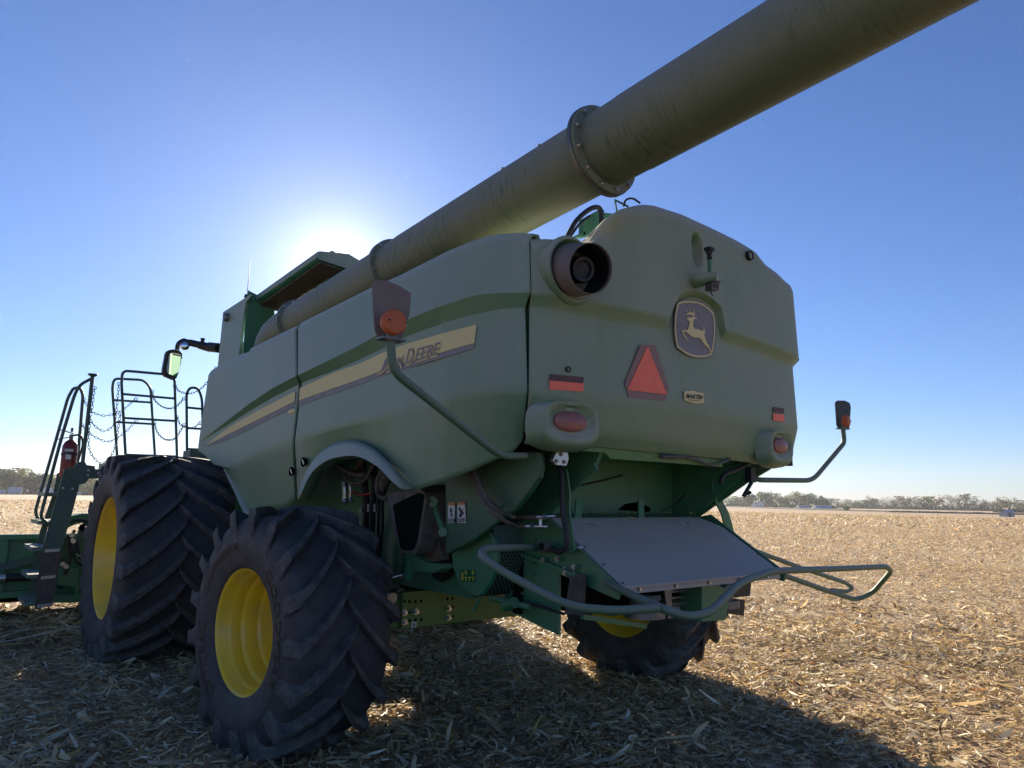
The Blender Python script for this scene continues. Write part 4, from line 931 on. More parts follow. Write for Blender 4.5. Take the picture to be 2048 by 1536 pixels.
# rails at the right-hand lower body
# deflector sheet
XT, XB = -1.62, -2.22
tl, tr_, bl, br = onX(1105, 1036, XT), onX(1418, 1041, XT), onX(1248, 1170, XB), onX(1541, 1138, XB)
tm = onX(1440, 1058, XT-.1)
top = [V(XT, .84, tl[2]), V(XT, -.68, tl[2]), V(XT-.13, -.80, tl[2]-.07), V(XB, -.80, 1.19), V(XB, .84, 1.19)]
mb = MB(); mb.plate(top, V(0, 0, -.014)); dfl = mb.build('deflector_sheet', SHEET, CB, bevel=.003)
mb = MB(); mb.plate([V(XB+.012, .84, 1.185), V(XB+.012, -.80, 1.185), V(XB+.012, -.80, 1.145), V(XB+.012, .84, 1.145)], V(.012, 0, 0)); mb.build('deflector_lip', SHEET, dfl)
for (y_, k) in [(.84-.02, k/4) for k in range(1, 5)] + [(-.78, k/4) for k in range(1, 5)]:
    z_ = tl[2]+(1.19-tl[2])*k; x_ = XT+(XB-XT)*k; mb = MB(); mb.cyl((x_+.03, y_, z_), (x_+.02, y_, z_+.02), .007, n=6); mb.build('sheet_bolt', GREY, dfl)
for k in range(5):
    mb = MB(); y_ = .7-.33*k; mb.cyl((XB+.014, y_, 1.166), (XB-.006, y_, 1.166), .010, n=6); mb.build('lip_bolt', BRIGHT, dfl)
mb = MB(); mb.plate([V(XT, .8, tl[2]), V(XT, -.68, tl[2]), V(XT+.25, -.75, tl[2]+.02), V(XT+.25, .8, tl[2]+.02)], V(0, 0, -.012)); mb.build('deflector_hinge', CHASSIS, CB)
for q in ((1150,1040),(1278,1035)):
    c_ = onX(*q, XT); mb = MB(); mb.plate([c_, c_+V(0, -.06, 0), c_+V(.04, -.10, .13), c_+V(.04, -.05, .13)], V(.012, 0, 0)); mb.build('deflector_tab', CHASSIS, CB)
# spreader side walls
for s_ in (1, -1):
    P = [V(XT+.02, s_*.87, 1.57), V(XB-.0, s_*.87, 1.18), V(XB+.02, s_*.87, 1.12), V(-1.72, s_*.87, 1.22), V(-1.72, s_*.87, .86), V(-1.58, s_*.87, .88), V(-1.2, s_*.87, .95), V(-1.2, s_*.87, 1.5)]
    mb = MB(); mb.plate(P, V(0, -s_*.02, 0)); mb.bar(V(-1.3, s_*.875, 1.33), V(-1.95, s_*.875, 1.22), .06, .02, (0, 0, 1)); sw = mb.build('spreader_side', CHASSIS, CB)
mb = MB(); mb.box((-1.35, .885, 1.1), (.09, .01, .32)); mb.build('spreader_slot', DARKIN, CB)
for q in ((1088,1120),(1112,1100),(1157,1095),(1117,1118),(1150,1134),(1132,1146)):
    c_ = onY(*q, .895); mb = MB(); mb.cyl(c_-V(0, .02, 0), c_+V(0, .012, 0), .016, n=12); mb.cyl(c_, c_+V(0, .022, 0), .010, n=6); mb.build('frame_bolt', BRIGHT, CB, smooth=30)
for q in ((1066,1083),(1067,1127),(1064,1147),(1044,1187),(1098,1213),(1094,1221)):
    c_ = onY(*q, .895); mb = MB(); mb.cyl(c_-V(0, .02, 0), c_+V(0, .008, 0), .007, n=8); mb.build('small_bolt', BRIGHT, CB)
P = [onY(*q, .90) for q in ((1127,1133),(1149,1142),(1148,1153),(1126,1145))]; mb = MB(); mb.plate(P, V(0, .001, 0)); pl_ = mb.build('data_plate', WHITE, CB)
P = [onY(*q, .903) for q in ((1129,1134.5),(1147.5,1142),(1147,1145),(1128.5,1138))]; mb = MB(); mb.plate(P, V(0, .001, 0)); mb.build('plate_print', PRINT, pl_)
mb = MB(); mb.plate([onY(*q, .93) for q in ((1140,1152),(1171,1148),(1166,1230),(1128,1229))], V(0, -.012, 0)); mb.build('rubber_flap', RUST, CB, bevel=.003)
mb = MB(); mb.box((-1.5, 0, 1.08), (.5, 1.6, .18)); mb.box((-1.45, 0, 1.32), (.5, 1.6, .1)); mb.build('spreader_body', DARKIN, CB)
mb = MB(); mb.cyl((-1.95, .35, .95), (-1.95, .35, 1.0), .13, n=24); mb.cyl((-1.95, .35, 1.0), (-1.95, .35, 1.06), .09, n=24); mb.cyl((-1.95, .35, 1.06), (-1.95, .35, 1.09), .11, .10, n=24); sp = mb.build('spreader_disc', GREY, CB, smooth=30)
mb = MB(); mb.cyl((-1.95, -.45, .95), (-1.95, -.45, 1.0), .13, n=24); mb.cyl((-1.95, -.45, 1.0), (-1.95, -.45, 1.09), .09, n=24); mb.build('spreader_disc', GREY, CB, smooth=30)
mb = MB()
for k in range(4): mb.bar(V(-1.98, .2, 1.13-.04*k), V(-1.98, -.35, 1.13-.04*k), .006, .014)
mb.plate([V(-2.0, .22, 1.16), V(-2.0, .18, .93), V(-2.0, .06, .93), V(-2.0, .06, 1.0), V(-2.0, .14, 1.0), V(-2.0, .14, 1.16)], V(.01, 0, 0)); mb.box((-2.02, -.3, 1.05), (.02, .08, .22)); mb.build('spreader_grille', GREY, CB)
# right-hand box under the deflector
mb = MB()
mb.plate([onX(*q, -2.1) for q in ((1404,1172),(1440,1170),(1460,1190),(1452,1240),(1404,1244))], V(.18, 0, 0)); bx = mb.build('spreader_deflector_box', CHASSIS, CB, bevel=.005)
mb = MB(); mb.plate([onX(*q, -1.9) for q in ((1450,1165),(1503,1163),(1500,1192),(1470,1195),(1460,1180))], V(.02, 0, 0)); mb.plate([onX(*q, -1.85) for q in ((1458,1195),(1490,1200),(1488,1232),(1456,1222))], V(.2, 0, 0)); mb.build('spreader_shoe', BLACK, CB)
# support straps
def strap(pts, X, wd, nm='support_strap'):
    P = [onX(*q, X) for q in pts]; mb = MB()
    L_ = [q+V(0, wd/2, 0) for q in P]; R_3 = [q-V(0, wd/2, 0) for q in P][::-1]
    mb.plate(L_+R_3, V(.012, 0, 0)); return mb.build(nm, CHASSIS, CB)
def strapY(pts, Y, wd, nm='support_strap'):
    P = [onY(*q, Y) for q in pts]; mb = MB(); mb.plate(P, V(0, -.012, 0)); return mb.build(nm, CHASSIS, CB)
strapY([(1124,935),(1133,940),(1139,985),(1138,1020),(1146,1075),(1149,1100),(1142,1110),(1132,1108),(1130,1050),(1127,1000)], .93, .06)
strap([(1431,965),(1437,1000),(1450,1025),(1456,1045),(1464,1076)], -1.7, .10)
mb = MB(); q = onX(1120, 918, -2.0); mb.plate([onX(*k, -2.0) for k in ((1112,904),(1136,905),(1138,918),(1133,932),(1113,930),(1105,921))], V(.03, 0, 0)); blk = mb.build('machined_block', BRIGHT, CB, bevel=.003)
for k in ((1122,909),(1112.5,922),(1128,924)):
    q = onX(*k, -2.0); mb = MB(); mb.cyl(q, q+V(-.006, 0, 0), .011, n=12); mb.build('block_bolt', GREY, blk)
# hoses on the left rear
for pts, rr_, m_ in ((((945,942),(952,960),(963,985),(985,1012),(1008,1028),(1030,1034),(1070,1034)), .013, HOSE), (((941,944),(950,968),(962,995),(985,1025),(1010,1042),(1035,1052),(1052,1052)), .013, HOSE), (((950,945),(962,970),(975,995),(1000,1020),(1028,1034)), .011, HOSE)):
    mb = MB(); mb.tube([onY(a_, b_, 1.31 if a_ < 1000 else 1.22 if a_ < 1030 else 1.10) for i, (a_, b_) in enumerate(pts)], rr_, 10); mb.build('hydraulic_hose', m_, CB, smooth=50)
mb = MB(); mb.cyl(onY(1072, 1034, 1.1), onY(1110, 1032, 1.0), .012); mb.cyl(onY(1085, 1034, 1.08), onY(1092, 1034, 1.06), .018, n=6); mb.cyl(onY(1048, 1052, 1.1), onY(1095, 1053, 1.0), .015); mb.cyl(onY(1060, 1052, 1.08), onY(1068, 1052, 1.06), .021, n=6); mb.cyl(onY(1080, 1036, 1.04), onY(1081, 1052, 1.04), .011); mb.build('pipe_fittings', BRIGHT, CB, smooth=30)
mb = MB(); mb.tube([onY(*q, .98) for q in ((1118,932),(1124,955),(1124,1000),(1127,1035),(1133,1070),(1132,1092),(1120,1104),(1102,1098))], .016, 10); mb.build('breather_hose', HOSED, CB, smooth=50)
mb = MB(); mb.lathe(onY(1095, 1095, .92), (-.4, .8, .1), [(0, .03), (.02, .036), (.03, .028), (.05, .036), (.06, .028), (.08, .034), (.1, .02)], 18); mb.build('plug_connector', HOSE, CB, smooth=30)
mb = MB(); mb.cyl(onY(980, 1195, 1.0), onY(1062, 1215, .95), .02); mb.cyl(onY(962, 1190, 1.05), onY(948, 1222, 1.05), .012); mb.cyl(onY(1010, 1212, 1.0), onY(1030, 1205, 1.0), .035); mb.build('pivot_linkage', CHASSIS, CB, smooth=40)
mb = MB(); mb.cyl(onY(1050, 1204, .95), onY(1128, 1228, .93), .009); mb.build('pull_rod', BLACK, CB)
mb = MB(); mb.bar(onX(1165, 1233, -1.9), onX(1290, 1252, -1.9), .03, .03); mb.build('lower_tube', CHASSIS, CB)
# ---- tubular guard round the spreader
tr1 = .021
g1 = [onX(1085, 1095, -1.55), onX(1030, 1095, -1.75), onX(968, 1098, -1.95), onX(960, 1112, -2.05), onX(1000, 1140, -2.15), onX(1090, 1190, -2.4), onX(1150, 1215, -2.55), onX(1230, 1222, -2.7), onX(1318, 1216, -2.8)]
mb = MB(); mb.tube(bend(g1, .12), tr1, 12, smooth=False); gd = mb.build('spreader_guard', TUBE, CB, smooth=60)
g2 = [onX(1155, 1138, -1.75), onX(1200, 1160, -2.0), onX(1320, 1216, -2.8), onX(1375, 1235, -2.85), onX(1420, 1225, -2.85), onX(1480, 1165, -2.7), onX(1545, 1142, -2.6), onX(1660, 1138, -2.45), onX(1772, 1133, -2.3), onX(1783, 1142, -2.2), onX(1745, 1186, -1.95), onX(1712, 1200, -1.85), onX(1650, 1180, -1.85), onX(1560, 1148, -1.9), onX(1500, 1128, -1.9)]
mb = MB(); mb.tube(bend(g2, .10), tr1, 12, smooth=False); gd2 = mb.build('spreader_guard', TUBE, CB, smooth=60)
g3 = [onX(1478, 1090, -1.6), onX(1600, 1135, -1.5), onX(1690, 1165, -1.4), onX(1706, 1176, -1.4), onX(1695, 1183, -1.4), onX(1663, 1180, -1.4)]
mb = MB(); mb.tube(bend(g3, .05), .02, 10, smooth=False); mb.build('spreader_guard', TUBE, CB, smooth=60)

# ---- indicator arms
def arm(pts, mirror_y, lensc, shield, lensr, facing):
    mb = MB(); mb.tube(bend(pts, .10), .020 if facing > 0 else .020, 14, smooth=False); a1 = mb.build('indicator_arm', TUBE, CB, smooth=60)
    mb = MB(); mb.plate(shield, V(.008, 0, 0)); mb.build('indicator_shield', SHIELD if facing > 0 else BLACK, a1, bevel=.002)
    mb = MB(); mb.lathe(lensc, (-1, .15*facing, 0), [(-.005, lensr*.96), (.03, lensr), (.042, lensr*.9), (.046, lensr*.3), (.046, .001)], 32); ln = mb.build('indicator_lens', LENSA, a1, smooth=40)
    mb = MB()
    for dy in (-.75, .65): mb.cyl(lensc+V(-.042, dy*lensr, 0), lensc+V(-.050, dy*lensr, 0), .004, n=8)
    mb.build('lens_screw', BLACK, ln)
    b0 = pts[0]; mb = MB(); mb.box(b0+V(0, 0, .01), (.07, .12, .008)); mb.box(b0+V(-.01, 0, .03), (.015, .05, .06)); mb.build('lamp_bracket', GREY, a1)
XA = -2.25
pts = [onX(781, 684, XA), onX(785, 742, XA), onX(1000, 912, XA+.12), onX(1050, 912, XA+.25)]
shp = [(757,560),(775,561),(800,572),(822,586),(822,604),(819,630),(808,662),(803,680),(757,676),(750,660),(747,620),(745,570),(748,562)]
arm(pts, 1, onX(784, 646, XA-.01), [onX(*q, XA+.05) for q in shp], .058, 1)
XR = -1.98
pts = [onX(1686, 860, XR), onX(1689, 885, XR), onX(1625, 961, XR), onX(1520, 960, XR+.05), onX(1500, 955, XR+.10), onX(1478, 930, XR+.2)]
shp = [(1675,801),(1690,801),(1700,806),(1702,815),(1699,858),(1695,860),(1678,858),(1674,850),(1671,805)]
arm(pts, -1, onX(1688, 842, XR-.01), [onX(*q, XR+.03) for q in shp], .050, -1)

# ---- platform, ladder, rails (front left)
XN, XF = 5.0, 5.75
plat = MB(); zp = 2.02
P0 = onX(252, 925, XN); PR = onX(430, 925, XN)
plat.box(((XN+XF)/2, (P0[1]+.9)/2+.1, P0[2]-.05), (XF-XN+.1, P0[1]-.9+.12, .10)); pf_ = plat.build('access_platform', RAIL, CB, bevel=.006)
def rail(pl, X, rr_=.017, nm='guard_rail', bars=()):
    mb = MB(); mb.tube(bend([onX(*q, X) for q in pl], .10), rr_, 10, smooth=False); o = mb.build(nm, RAIL, CB, smooth=60)
    for a_, b_ in bars:
        mb = MB(); mb.cyl(onX(*a_, X), onX(*b_, X), rr_*.9, n=10); mb.build('rail_bar', RAIL, o, smooth=60)
    return o
gate = rail([(252,926),(243,765),(245,741),(335,749),(349,757),(354.5,928)], XN, bars=(((245,788),(348.6,797)), ((249,836),(352.5,842)), ((253,909.5),(354.5,913))))
rail([(235,922),(224.5,775),(228,757),(287,760),(301,775),(310.5,922)], XF, bars=(((227,800),(302,805)), ((231,844),(304,848)), ((235,913),(310,916))))
rail([(374,905),(373,787),(380,775),(396,776),(404,797),(407,905)], 4.75, bars=(((374,815),(405,818)), ((374,856),(404,858)), ((375,898),(400,899))))
pst = rail([(185.5,749),(165,928)], XN, .022, 'gate_post')
q = onX(185.5, 749, XN); mb = MB(); mb.lathe(q, (0, 0, 1), [(-.03, .022), (-.01, .05), (.0, .055), (.008, .05), (.008, .001)], 20); mb.build('post_cap', RAIL, pst, smooth=40)
rail([(181,758),(159,770),(149,790),(124,872),(85,1017),(81,1035),(100,1051)], XN, .019, 'handrail')
rail([(155,924),(166,790),(160,775),(147,776),(136,795),(112,880),(71,1021),(74,1035),(93,1051)], XF, .019, 'handrail')
lad = MB(); lad.plate([onX(*q, XN) for q in ((128,940),(159.5,969),(146,1021),(123,1100),(83,1103),(102.5,1035))], V(.03, 0, 0)); ld = lad.build('ladder_stringer', RAIL, CB, bevel=.004)
mb = MB(); mb.plate([onX(*q, XN) for q in ((83,1104),(122,1101),(106,1209),(75,1218),(69.5,1216))], V(.02, 0, 0)); mb.build('rubber_skirt', RUST, ld)
for (p0, p1) in (((90,1102),(120,1100)), ((82,1156),(111,1153)), ((74,1213),(104,1209))):
    c0, c1 = onX(*p0, XN-.012), onX(*p1, XN-.012); mb = MB(); mb.bar(c0, c1, .012, .035); mb.build('skirt_clamp', BRIGHT, ld, bevel=.003)
mb = MB(); mb.plate([onX(*q, XF) for q in ((128,938),(114,948),(107,985),(84,1051),(68,1099),(82,1101),(97,1051),(120,985),(127,960))], V(.03, 0, 0)); mb.plate([onX(*q, XF) for q in ((68,1100),(82,1101),(68,1199),(57,1199))], V(.02, 0, 0)); mb.build('ladder_stringer', RAIL, CB)
for (p0, p1) in (((112,993),(100,993)), ((97,1049),(84,1049)), ((83,1102),(68,1102)), ((76,1157),(60,1157)), ((70,1212),(54,1212))):
    a1 = onX(*p0, XN+.02); b1 = onX(*p1, XF); yc = (a1[1]+b1[1])/2+.02
    mb = MB(); mb.plate([V(XN+.03, a1[1]-.12, a1[2]), V(XN+.03, a1[1]+.10, a1[2]), V(XF, a1[1]+.10, a1[2]), V(XF, a1[1]-.12, a1[2])], V(0, 0, .045)); mb.build('ladder_step', TUBE, CB, bevel=.003)
mb = MB(); mb.plate([onX(*q, XN-.03) for q in ((127.6,938),(148,934),(155,924),(170,923),(174,930),(190,932),(190,938),(300,941),(300,957),(178,957),(171,966),(164,969),(157,968),(128,944))], V(.06, 0, 0)); br_ = mb.build('ladder_hanger', RAIL, CB, bevel=.004)
for q in ((176.5,940.5),(175.5,950.5),(196,946),(126,976),(145,977.5)):
    c_ = onX(*q, XN-.035); mb = MB(); mb.cyl(c_, c_-V(.012, 0, 0), .014, n=8); mb.build('hanger_bolt', BRIGHT, br_)
mb = MB(); c0, c1 = onX(232, 931, XN-.06), onX(262, 931, XN-.06); mb.box((c0+c1)/2, (.14, abs(c0[1]-c1[1]), .13)); mb.build('platform_edge', TUBE, CB, bevel=.004)
mb = MB(); c0, c1 = onX(372, 915, 4.7), onX(425, 915, 4.7); mb.box((c0+c1)/2+V(0, 0, .0), (.3, abs(c0[1]-c1[1]), .16)); mb.build('battery_box', TUBE, CB, bevel=.006)
# chains of real links
def chain(pts, X0_, X1_):
    P = [onX(px, py, X0_+(X1_-X0_)*i/(len(pts)-1)) for i, (px, py) in enumerate(pts)]
    P = np.array(catmull(P, 8)); d = np.r_[0, np.cumsum(np.linalg.norm(np.diff(P, axis=0), axis=1))]
    n = int(d[-1]/.042); mb = MB()
    for i in range(n):
        s0 = (i+.5)/n*d[-1]; c_ = V(*[np.interp(s0, d, P[:, k]) for k in range(3)]); c2 = V(*[np.interp(min(s0+.01, d[-1]), d, P[:, k]) for k in range(3)])
        t_ = c2-c_; t_ /= (np.linalg.norm(t_)+1e-9); s_ = np.cross(t_, (1, 0, 0)); s_ /= np.linalg.norm(s_); nn = s_ if i % 2 else np.cross(t_, s_)
        pts_ = [c_+t_*.028*math.cos(k*math.pi/4)+nn*.013*math.sin(k*math.pi/4) for k in range(9)]
        mb.tube(pts_, .0038, 5, smooth=False)
    mb.tube([P[0]+V(0, .022*math.cos(k*math.pi/5), .022*math.sin(k*math.pi/5)) for k in range(11)], .004, 5, smooth=False)
    mb.tube([P[-1]+V(0, .022*math.cos(k*math.pi/5), .022*math.sin(k*math.pi/5)) for k in range(11)], .004, 5, smooth=False)
    mb.build('safety_chain', HOSED, CB)
chain(((189,776),(184,817),(182,842),(206,862),(227,850),(232,828),(238,768)), XN, XN)
chain(((180,842),(178,865),(178,895),(188,916),(204,926),(222,912),(231,889),(237,852),(241,828)), XN, XN)
chain(((167,799),(175,813),(185,824),(206,831),(227,828),(249,817),(272,798)), XF, XF)
chain(((164,850),(177,865),(196,877),(216,883),(235,875),(251,864),(272,842)), XF, XF)
chain(((304,783),(309,799),(321,811),(337,817),(352,813),(368,797)), XF, 4.75)
chain(((309,846),(315,865),(327,877),(339,880),(352,875),(368,850)), XF, 4.75)
chain(((350,772),(360,783),(380,787),(401,778),(419,758),(432,737)), XN, 4.2)
chain(((354,834),(360,848),(370,854),(384,856),(401,846)), XN, 4.6)
# mirror
XM = 4.9
hs = [(341.5,699),(348,698.5),(361,702),(365,707),(365,716),(357,748),(353,757),(348,759.5),(330,752),(326,746),(326,738),(332,706),(335,701)]
mb = MB(); mb.plate([onX(*q, XM) for q in hs], V(.09, 0, 0)); mi = mb.build('mirror_housing', BLACK, CB, smooth=40, bevel=.02)
cm_ = np.mean(hs, 0); mb = MB(); mb.plate([onX(*((V(*q)-cm_)*.78+cm_+V(3, 1)), XM-.006) for q in hs], V(.004, 0, 0)); mb.build('mirror_glass', MIRR, mi)
mb = MB(); mb.tube([onX(354, 700, XM+.04), onX(357, 688, XM+.04), onX(366, 682, XM+.04), onX(378, 685, XM), onX(400, 690, XM-.1), onX(420, 696, XM-.2)], [.03]*6+[.03]*6+[.036]*6+[.045]*6+[.055]*7, 10)
mb.tube([onX(418, 694, XM-.2), onX(438, 696, XM-.4)], .065, 10, smooth=False); q = onX(405, 684, XM-.1); mb.cyl(q, q+V(0, 0, .05), .02, .03); ma = mb.build('mirror_arm', BLACK, CB, smooth=50)
q = onX(370, 692, XM-.03); mb = MB(); mb.sphere(q, .058, 20, 12, (.45, 1, 1)); mb.build('round_mirror', MIRR, ma, smooth=60)
# ---- corn header (drives with the machine)
hd = empty('corn_header', (6.4, 0, 0), CB)
def H(mb, nm, m, **k): return mb.build(nm, m, hd, off=(6.4, 0, 0), **k)
mb = MB(); mb.box((6.5, 0, .72), (.04, 9.0, .72)); mb.box((6.45, 0, 1.08), (.14, 9.0, .07)); mb.box((6.42, 0, .36), (.12, 9.0, .08)); H(mb, 'back_sheet', CHASSIS, bevel=.006)
for y_ in (4.3, 3.72, 3.02, 2.42, -2.6, -3.4, -4.2):
    mb = MB(); mb.box((6.44, y_, .72), (.08, .14, .68)); H(mb, 'back_rib', CHASSIS)
mb = MB(); mb.bar(V(6.38, 3.4, .62), V(6.38, 2.3, .86), .04, .09); H(mb, 'diagonal_brace', RAIL)
mb = MB(); mb.cyl((6.3, 4.4, .58), (6.3, 2.95, .58), .06); H(mb, 'shaft_sleeve', BRIGHT, smooth=40)
mb = MB(); mb.cyl((6.3, 2.95, .58), (6.3, 1.2, .58), .05); H(mb, 'drive_shaft', BLACK, smooth=40)
mb = MB()
mb.cyl((6.95, -4.4, .75), (6.95, 4.4, .75), .22, n=20); H(mb, 'cross_auger', AXLE, smooth=40)
mb = MB(); mb.box((7.4, 0, .30), (1.6, 8.9, .12)); H(mb, 'row_unit_deck', DARKIN)
for k in range(13):
    y_ = -4.5+.75*k; mb = MB(); mb.add([V(6.9, y_-.2, .45), V(6.9, y_+.2, .45), V(6.9, y_, .95), V(8.9, y_, .12), V(7.6, y_-.18, .35), V(7.6, y_+.18, .35), V(7.6, y_, .72)], [(0, 1, 2), (0, 2, 6, 4), (1, 5, 6, 2), (4, 6, 3), (6, 5, 3), (0, 4, 5, 1), (4, 3, 5)]); H(mb, 'crop_divider', CHASSIS, smooth=30)
mb = MB(); mb.box((5.6, 0, 1.15), (1.9, 1.5, .8), np.array([V(.93, 0, -.36), V(0, 1, 0), V(.36, 0, .93)])); mb.build('feeder_house', CHASSIS, CB, bevel=.02)
# drive cover arch, hoses and box beside the ladder
XC = 6.0
arcp = [(140,1030),(150,1022),(168,1024),(185,1035),(195,1048),(200,1075)]
mb = MB(); P = [onX(*q, XC) for q in arcp]; P2 = [V(XC, 2.2+.36*math.cos(t), .98+.36*math.sin(t)) for t in np.linspace(.0, math.pi, 14)]
c_ = onX(168, 1090, XC)
for k in range(13):
    t0, t1 = math.pi*k/13, math.pi*(k+1)/13; f_ = lambda t, r_: c_+V(0, r_*math.cos(t), r_*math.sin(t)-.05)
    mb.plate([f_(t0, .34), f_(t1, .34), f_(t1, .46), f_(t0, .46)], V(.25, 0, 0))
mb.build('drive_cover', CHASSIS, CB, smooth=30)
mb = MB(); mb.plate([onX(*q, XC-.1) for q in ((118,1136),(157,1138),(157,1195),(150,1195),(150,1175),(118,1170))], V(.3, 0, 0)); mb.plate([onX(*q, XC-.12) for q in ((108,1190),(190,1188),(190,1204),(108,1206))], V(.2, 0, 0)); mb.plate([onX(*q, XC) for q in ((150,1130),(190,1128),(190,1190),(150,1190))], V(.1, 0, 0)); mb.build('gearbox_housing', CHASSIS, CB, bevel=.006)
mb = MB(); mb.bar(onX(150, 1105, XC-.1), onX(168, 1050, XC-.1), .09, .03, (1, 0, 0)); mb.bar(onX(175, 1045, XC-.1), onX(160, 1060, XC-.1), .07, .03, (1, 0, 0)); mb.build('swing_arm', RAIL, CB)
for i, h_ in enumerate((((135,1070),(142,1090),(138,1120),(132,1140)), ((140,1045),(155,1040),(175,1045),(188,1070),(186,1100)), ((145,1100),(150,1120),(165,1130),(185,1128)), ((130,1150),(140,1120),(137,1085),(150,1060)), ((150,1080),(160,1115),(175,1122)))):
    mb = MB(); mb.tube([onX(*q, XC-.15) for q in h_], .018, 8); mb.build('hydraulic_hose', HOSED, CB, smooth=50)
for q in ((143,1070),(146,1082),(125,1128),(132,1133)):
    c_ = onX(*q, XC-.16); mb = MB(); mb.cyl(c_, c_-V(.03, 0, 0), .03, n=10); mb.build('coupler', BRIGHT, CB, smooth=30)
mb = MB(); mb.cyl(onX(152, 1108, XC-.2), onX(182, 1125, XC-.2), .01); mb.build('cylinder_rod', BRIGHT, CB)
mb = MB(); mb.plate([onX(*q, XC-.1) for q in ((172,1140),(190,1142),(190,1160),(182,1150))], V(.05, 0, 0)); mb.build('red_marker', RED, CB)

# litter that has settled on the machine
def litter(n, x0, x1, y0, y1, zf):
    x = rng.uniform(x0, x1, n); y = rng.uniform(y0, y1, n); z = np.array([zf(a_, b_) for a_, b_ in zip(x, y)]); return strips('', x, y, n, .03, .09, .003, .010, .01, .2, base=z)
packs = [litter(240, -.19, .0, -.9, 1.0, lambda a_, b_: .95), litter(60, -1.9, -1.6, -.7, .75, lambda a_, b_: 1.56+(a_+1.62)*.62), litter(60, XN, XF, .95, 2.0, lambda a_, b_: P0[2]), litter(90, -1.6, -1.35, -.7, .7, lambda a_, b_: 1.575), litter(120, 6.8, 7.6, 2.4, 4.2, lambda a_, b_: .37)]
lt_ = strip_object('chaff_litter', packs, STRAW); lt_.parent = CB; lt_['kind'] = 'stuff'

# ==================================================================== fire extinguisher (hangs on the ladder post)
q = onX(138, 915, 5.3); fe = empty('fire_extinguisher', (q[0], q[1], 1.82))
tag(fe, 'red fire extinguisher strapped upright beside the ladder post', 'fire extinguisher')
def E_(mb, nm, m, **k): return mb.build(nm, m, fe, off=(q[0], q[1], 1.82), **k)
mb = MB(); mb.lathe((q[0], q[1], 1.84), (0, 0, 1), [(0, .001), (0, .075), (.02, .085), (.38, .085), (.43, .065), (.46, .03), (.47, .001)], 28); E_(mb, 'cylinder', RED, smooth=40)
mb = MB(); mb.cyl((q[0], q[1], 2.30), (q[0], q[1], 2.37), .022); mb.bar((q[0], q[1]-.02, 2.38), (q[0], q[1]+.13, 2.42), .02, .012); mb.bar((q[0], q[1], 2.34), (q[0], q[1]+.14, 2.30), .02, .012); mb.cyl((q[0], q[1], 2.40), (q[0], q[1], 2.45), .015); E_(mb, 'valve_head', GREY)
mb = MB(); mb.tube([(q[0], q[1]-.02, 2.36), (q[0], q[1]-.10, 2.36), (q[0], q[1]-.13, 2.25), (q[0]-.02, q[1]-.10, 2.05)], .012, 8); E_(mb, 'hose', BLACK, smooth=50)
mb = MB(); mb.box((q[0]-.085, q[1]+.02, 2.17), (.01, .09, .03)); mb.box((q[0]-.085, q[1]+.02, 2.09), (.01, .06, .06)); E_(mb, 'label_patch', WHITE)
mb = MB(); mb.lathe((q[0], q[1], 2.11), (0, 0, 1), [(0, .086), (0, .091), (.03, .091), (.03, .086)], 28); E_(mb, 'strap', BLACK)

# ==================================================================== BACKGROUND
# road with rough verge along the far side of the field
road = MB(); pr_ = [(2300, 1035), (2048, 1030), (1780, 1024.5), (1600, 1019.5), (1500, 1016.5), (1380, 1011.8)]
A = [ghit(px, py) for px, py in pr_]
def strip_mesh(P, off0, off1, z):
    P = [V(*q) for q in P]; d = P[-1]-P[0]; d[2] = 0; d /= np.linalg.norm(d); n_ = V(d[1], -d[0], 0)
    if n_@(P[2]-C0) < 0: n_ = -n_
    mb = MB(); L_ = []
    for q in P:
        for o_ in (off0, off1):
            k = q+n_*o_; L_.append(V(k[0], k[1], float(gz(k[0], k[1]))+z))
    mb.add(L_, [(2*i, 2*i+2, 2*i+3, 2*i+1) for i in range(len(P)-1)]); return mb
m_v = mat('verge_grass', (.10, .075, .045), .95, nscale=.5, col2=(.05, .045, .03))
def bank(P, prof):
    P = [V(*q) for q in P]; d = P[-1]-P[0]; d[2] = 0; d /= np.linalg.norm(d); n_ = V(d[1], -d[0], 0)
    if n_@(P[2]-C0) < 0: n_ = -n_
    Q = []
    for a_, b_ in zip(P[:-1], P[1:]):
        for k in range(24): Q.append(a_+(b_-a_)*k/24)
    Q.append(P[-1]); rg = np.random.default_rng(3); mb = MB(); L_ = []
    for q in Q:
        hh = rg.uniform(.65, 1.2)
        for (o_, z_) in prof: k = q+n_*o_; L_.append(V(k[0], k[1], float(gz(k[0], k[1]))+z_*hh))
    n = len(prof); mb.add(L_, [(i*n+j, (i+1)*n+j, (i+1)*n+j+1, i*n+j+1) for i in range(len(Q)-1) for j in range(n-1)]); return mb
tag(bank(A, [(0, -.1), (1.0, .5), (2.5, .85), (5, .9), (8, .4), (9, -.1)]).build('verge', m_v, smooth=60), None, None, kind='structure')
tag(strip_mesh(A, 10, 17, .05).build('gravel_road', mat('gravel', (.16, .14, .12), .95)), None, None, kind='structure')
LEAFM = {}
def leafmat(nm, col, col2):
    m = bpy.data.materials.new(nm); t, p = nodes(m); N = t.nodes.new; L = t.links.new; out = t.nodes['Material Output']
    at = N('ShaderNodeAttribute'); at.attribute_name = 'tint'
    p.inputs['Roughness'].default_value = .6; L(at.outputs['Color'], p.inputs['Base Color'])
    tr = N('ShaderNodeBsdfTranslucent'); L(at.outputs['Color'], tr.inputs[0]); ms = N('ShaderNodeMixShader'); ms.inputs[0].default_value = .4
    L(p.outputs[0], ms.inputs[1]); L(tr.outputs[0], ms.inputs[2]); L(ms.outputs[0], out.inputs[0]); return m
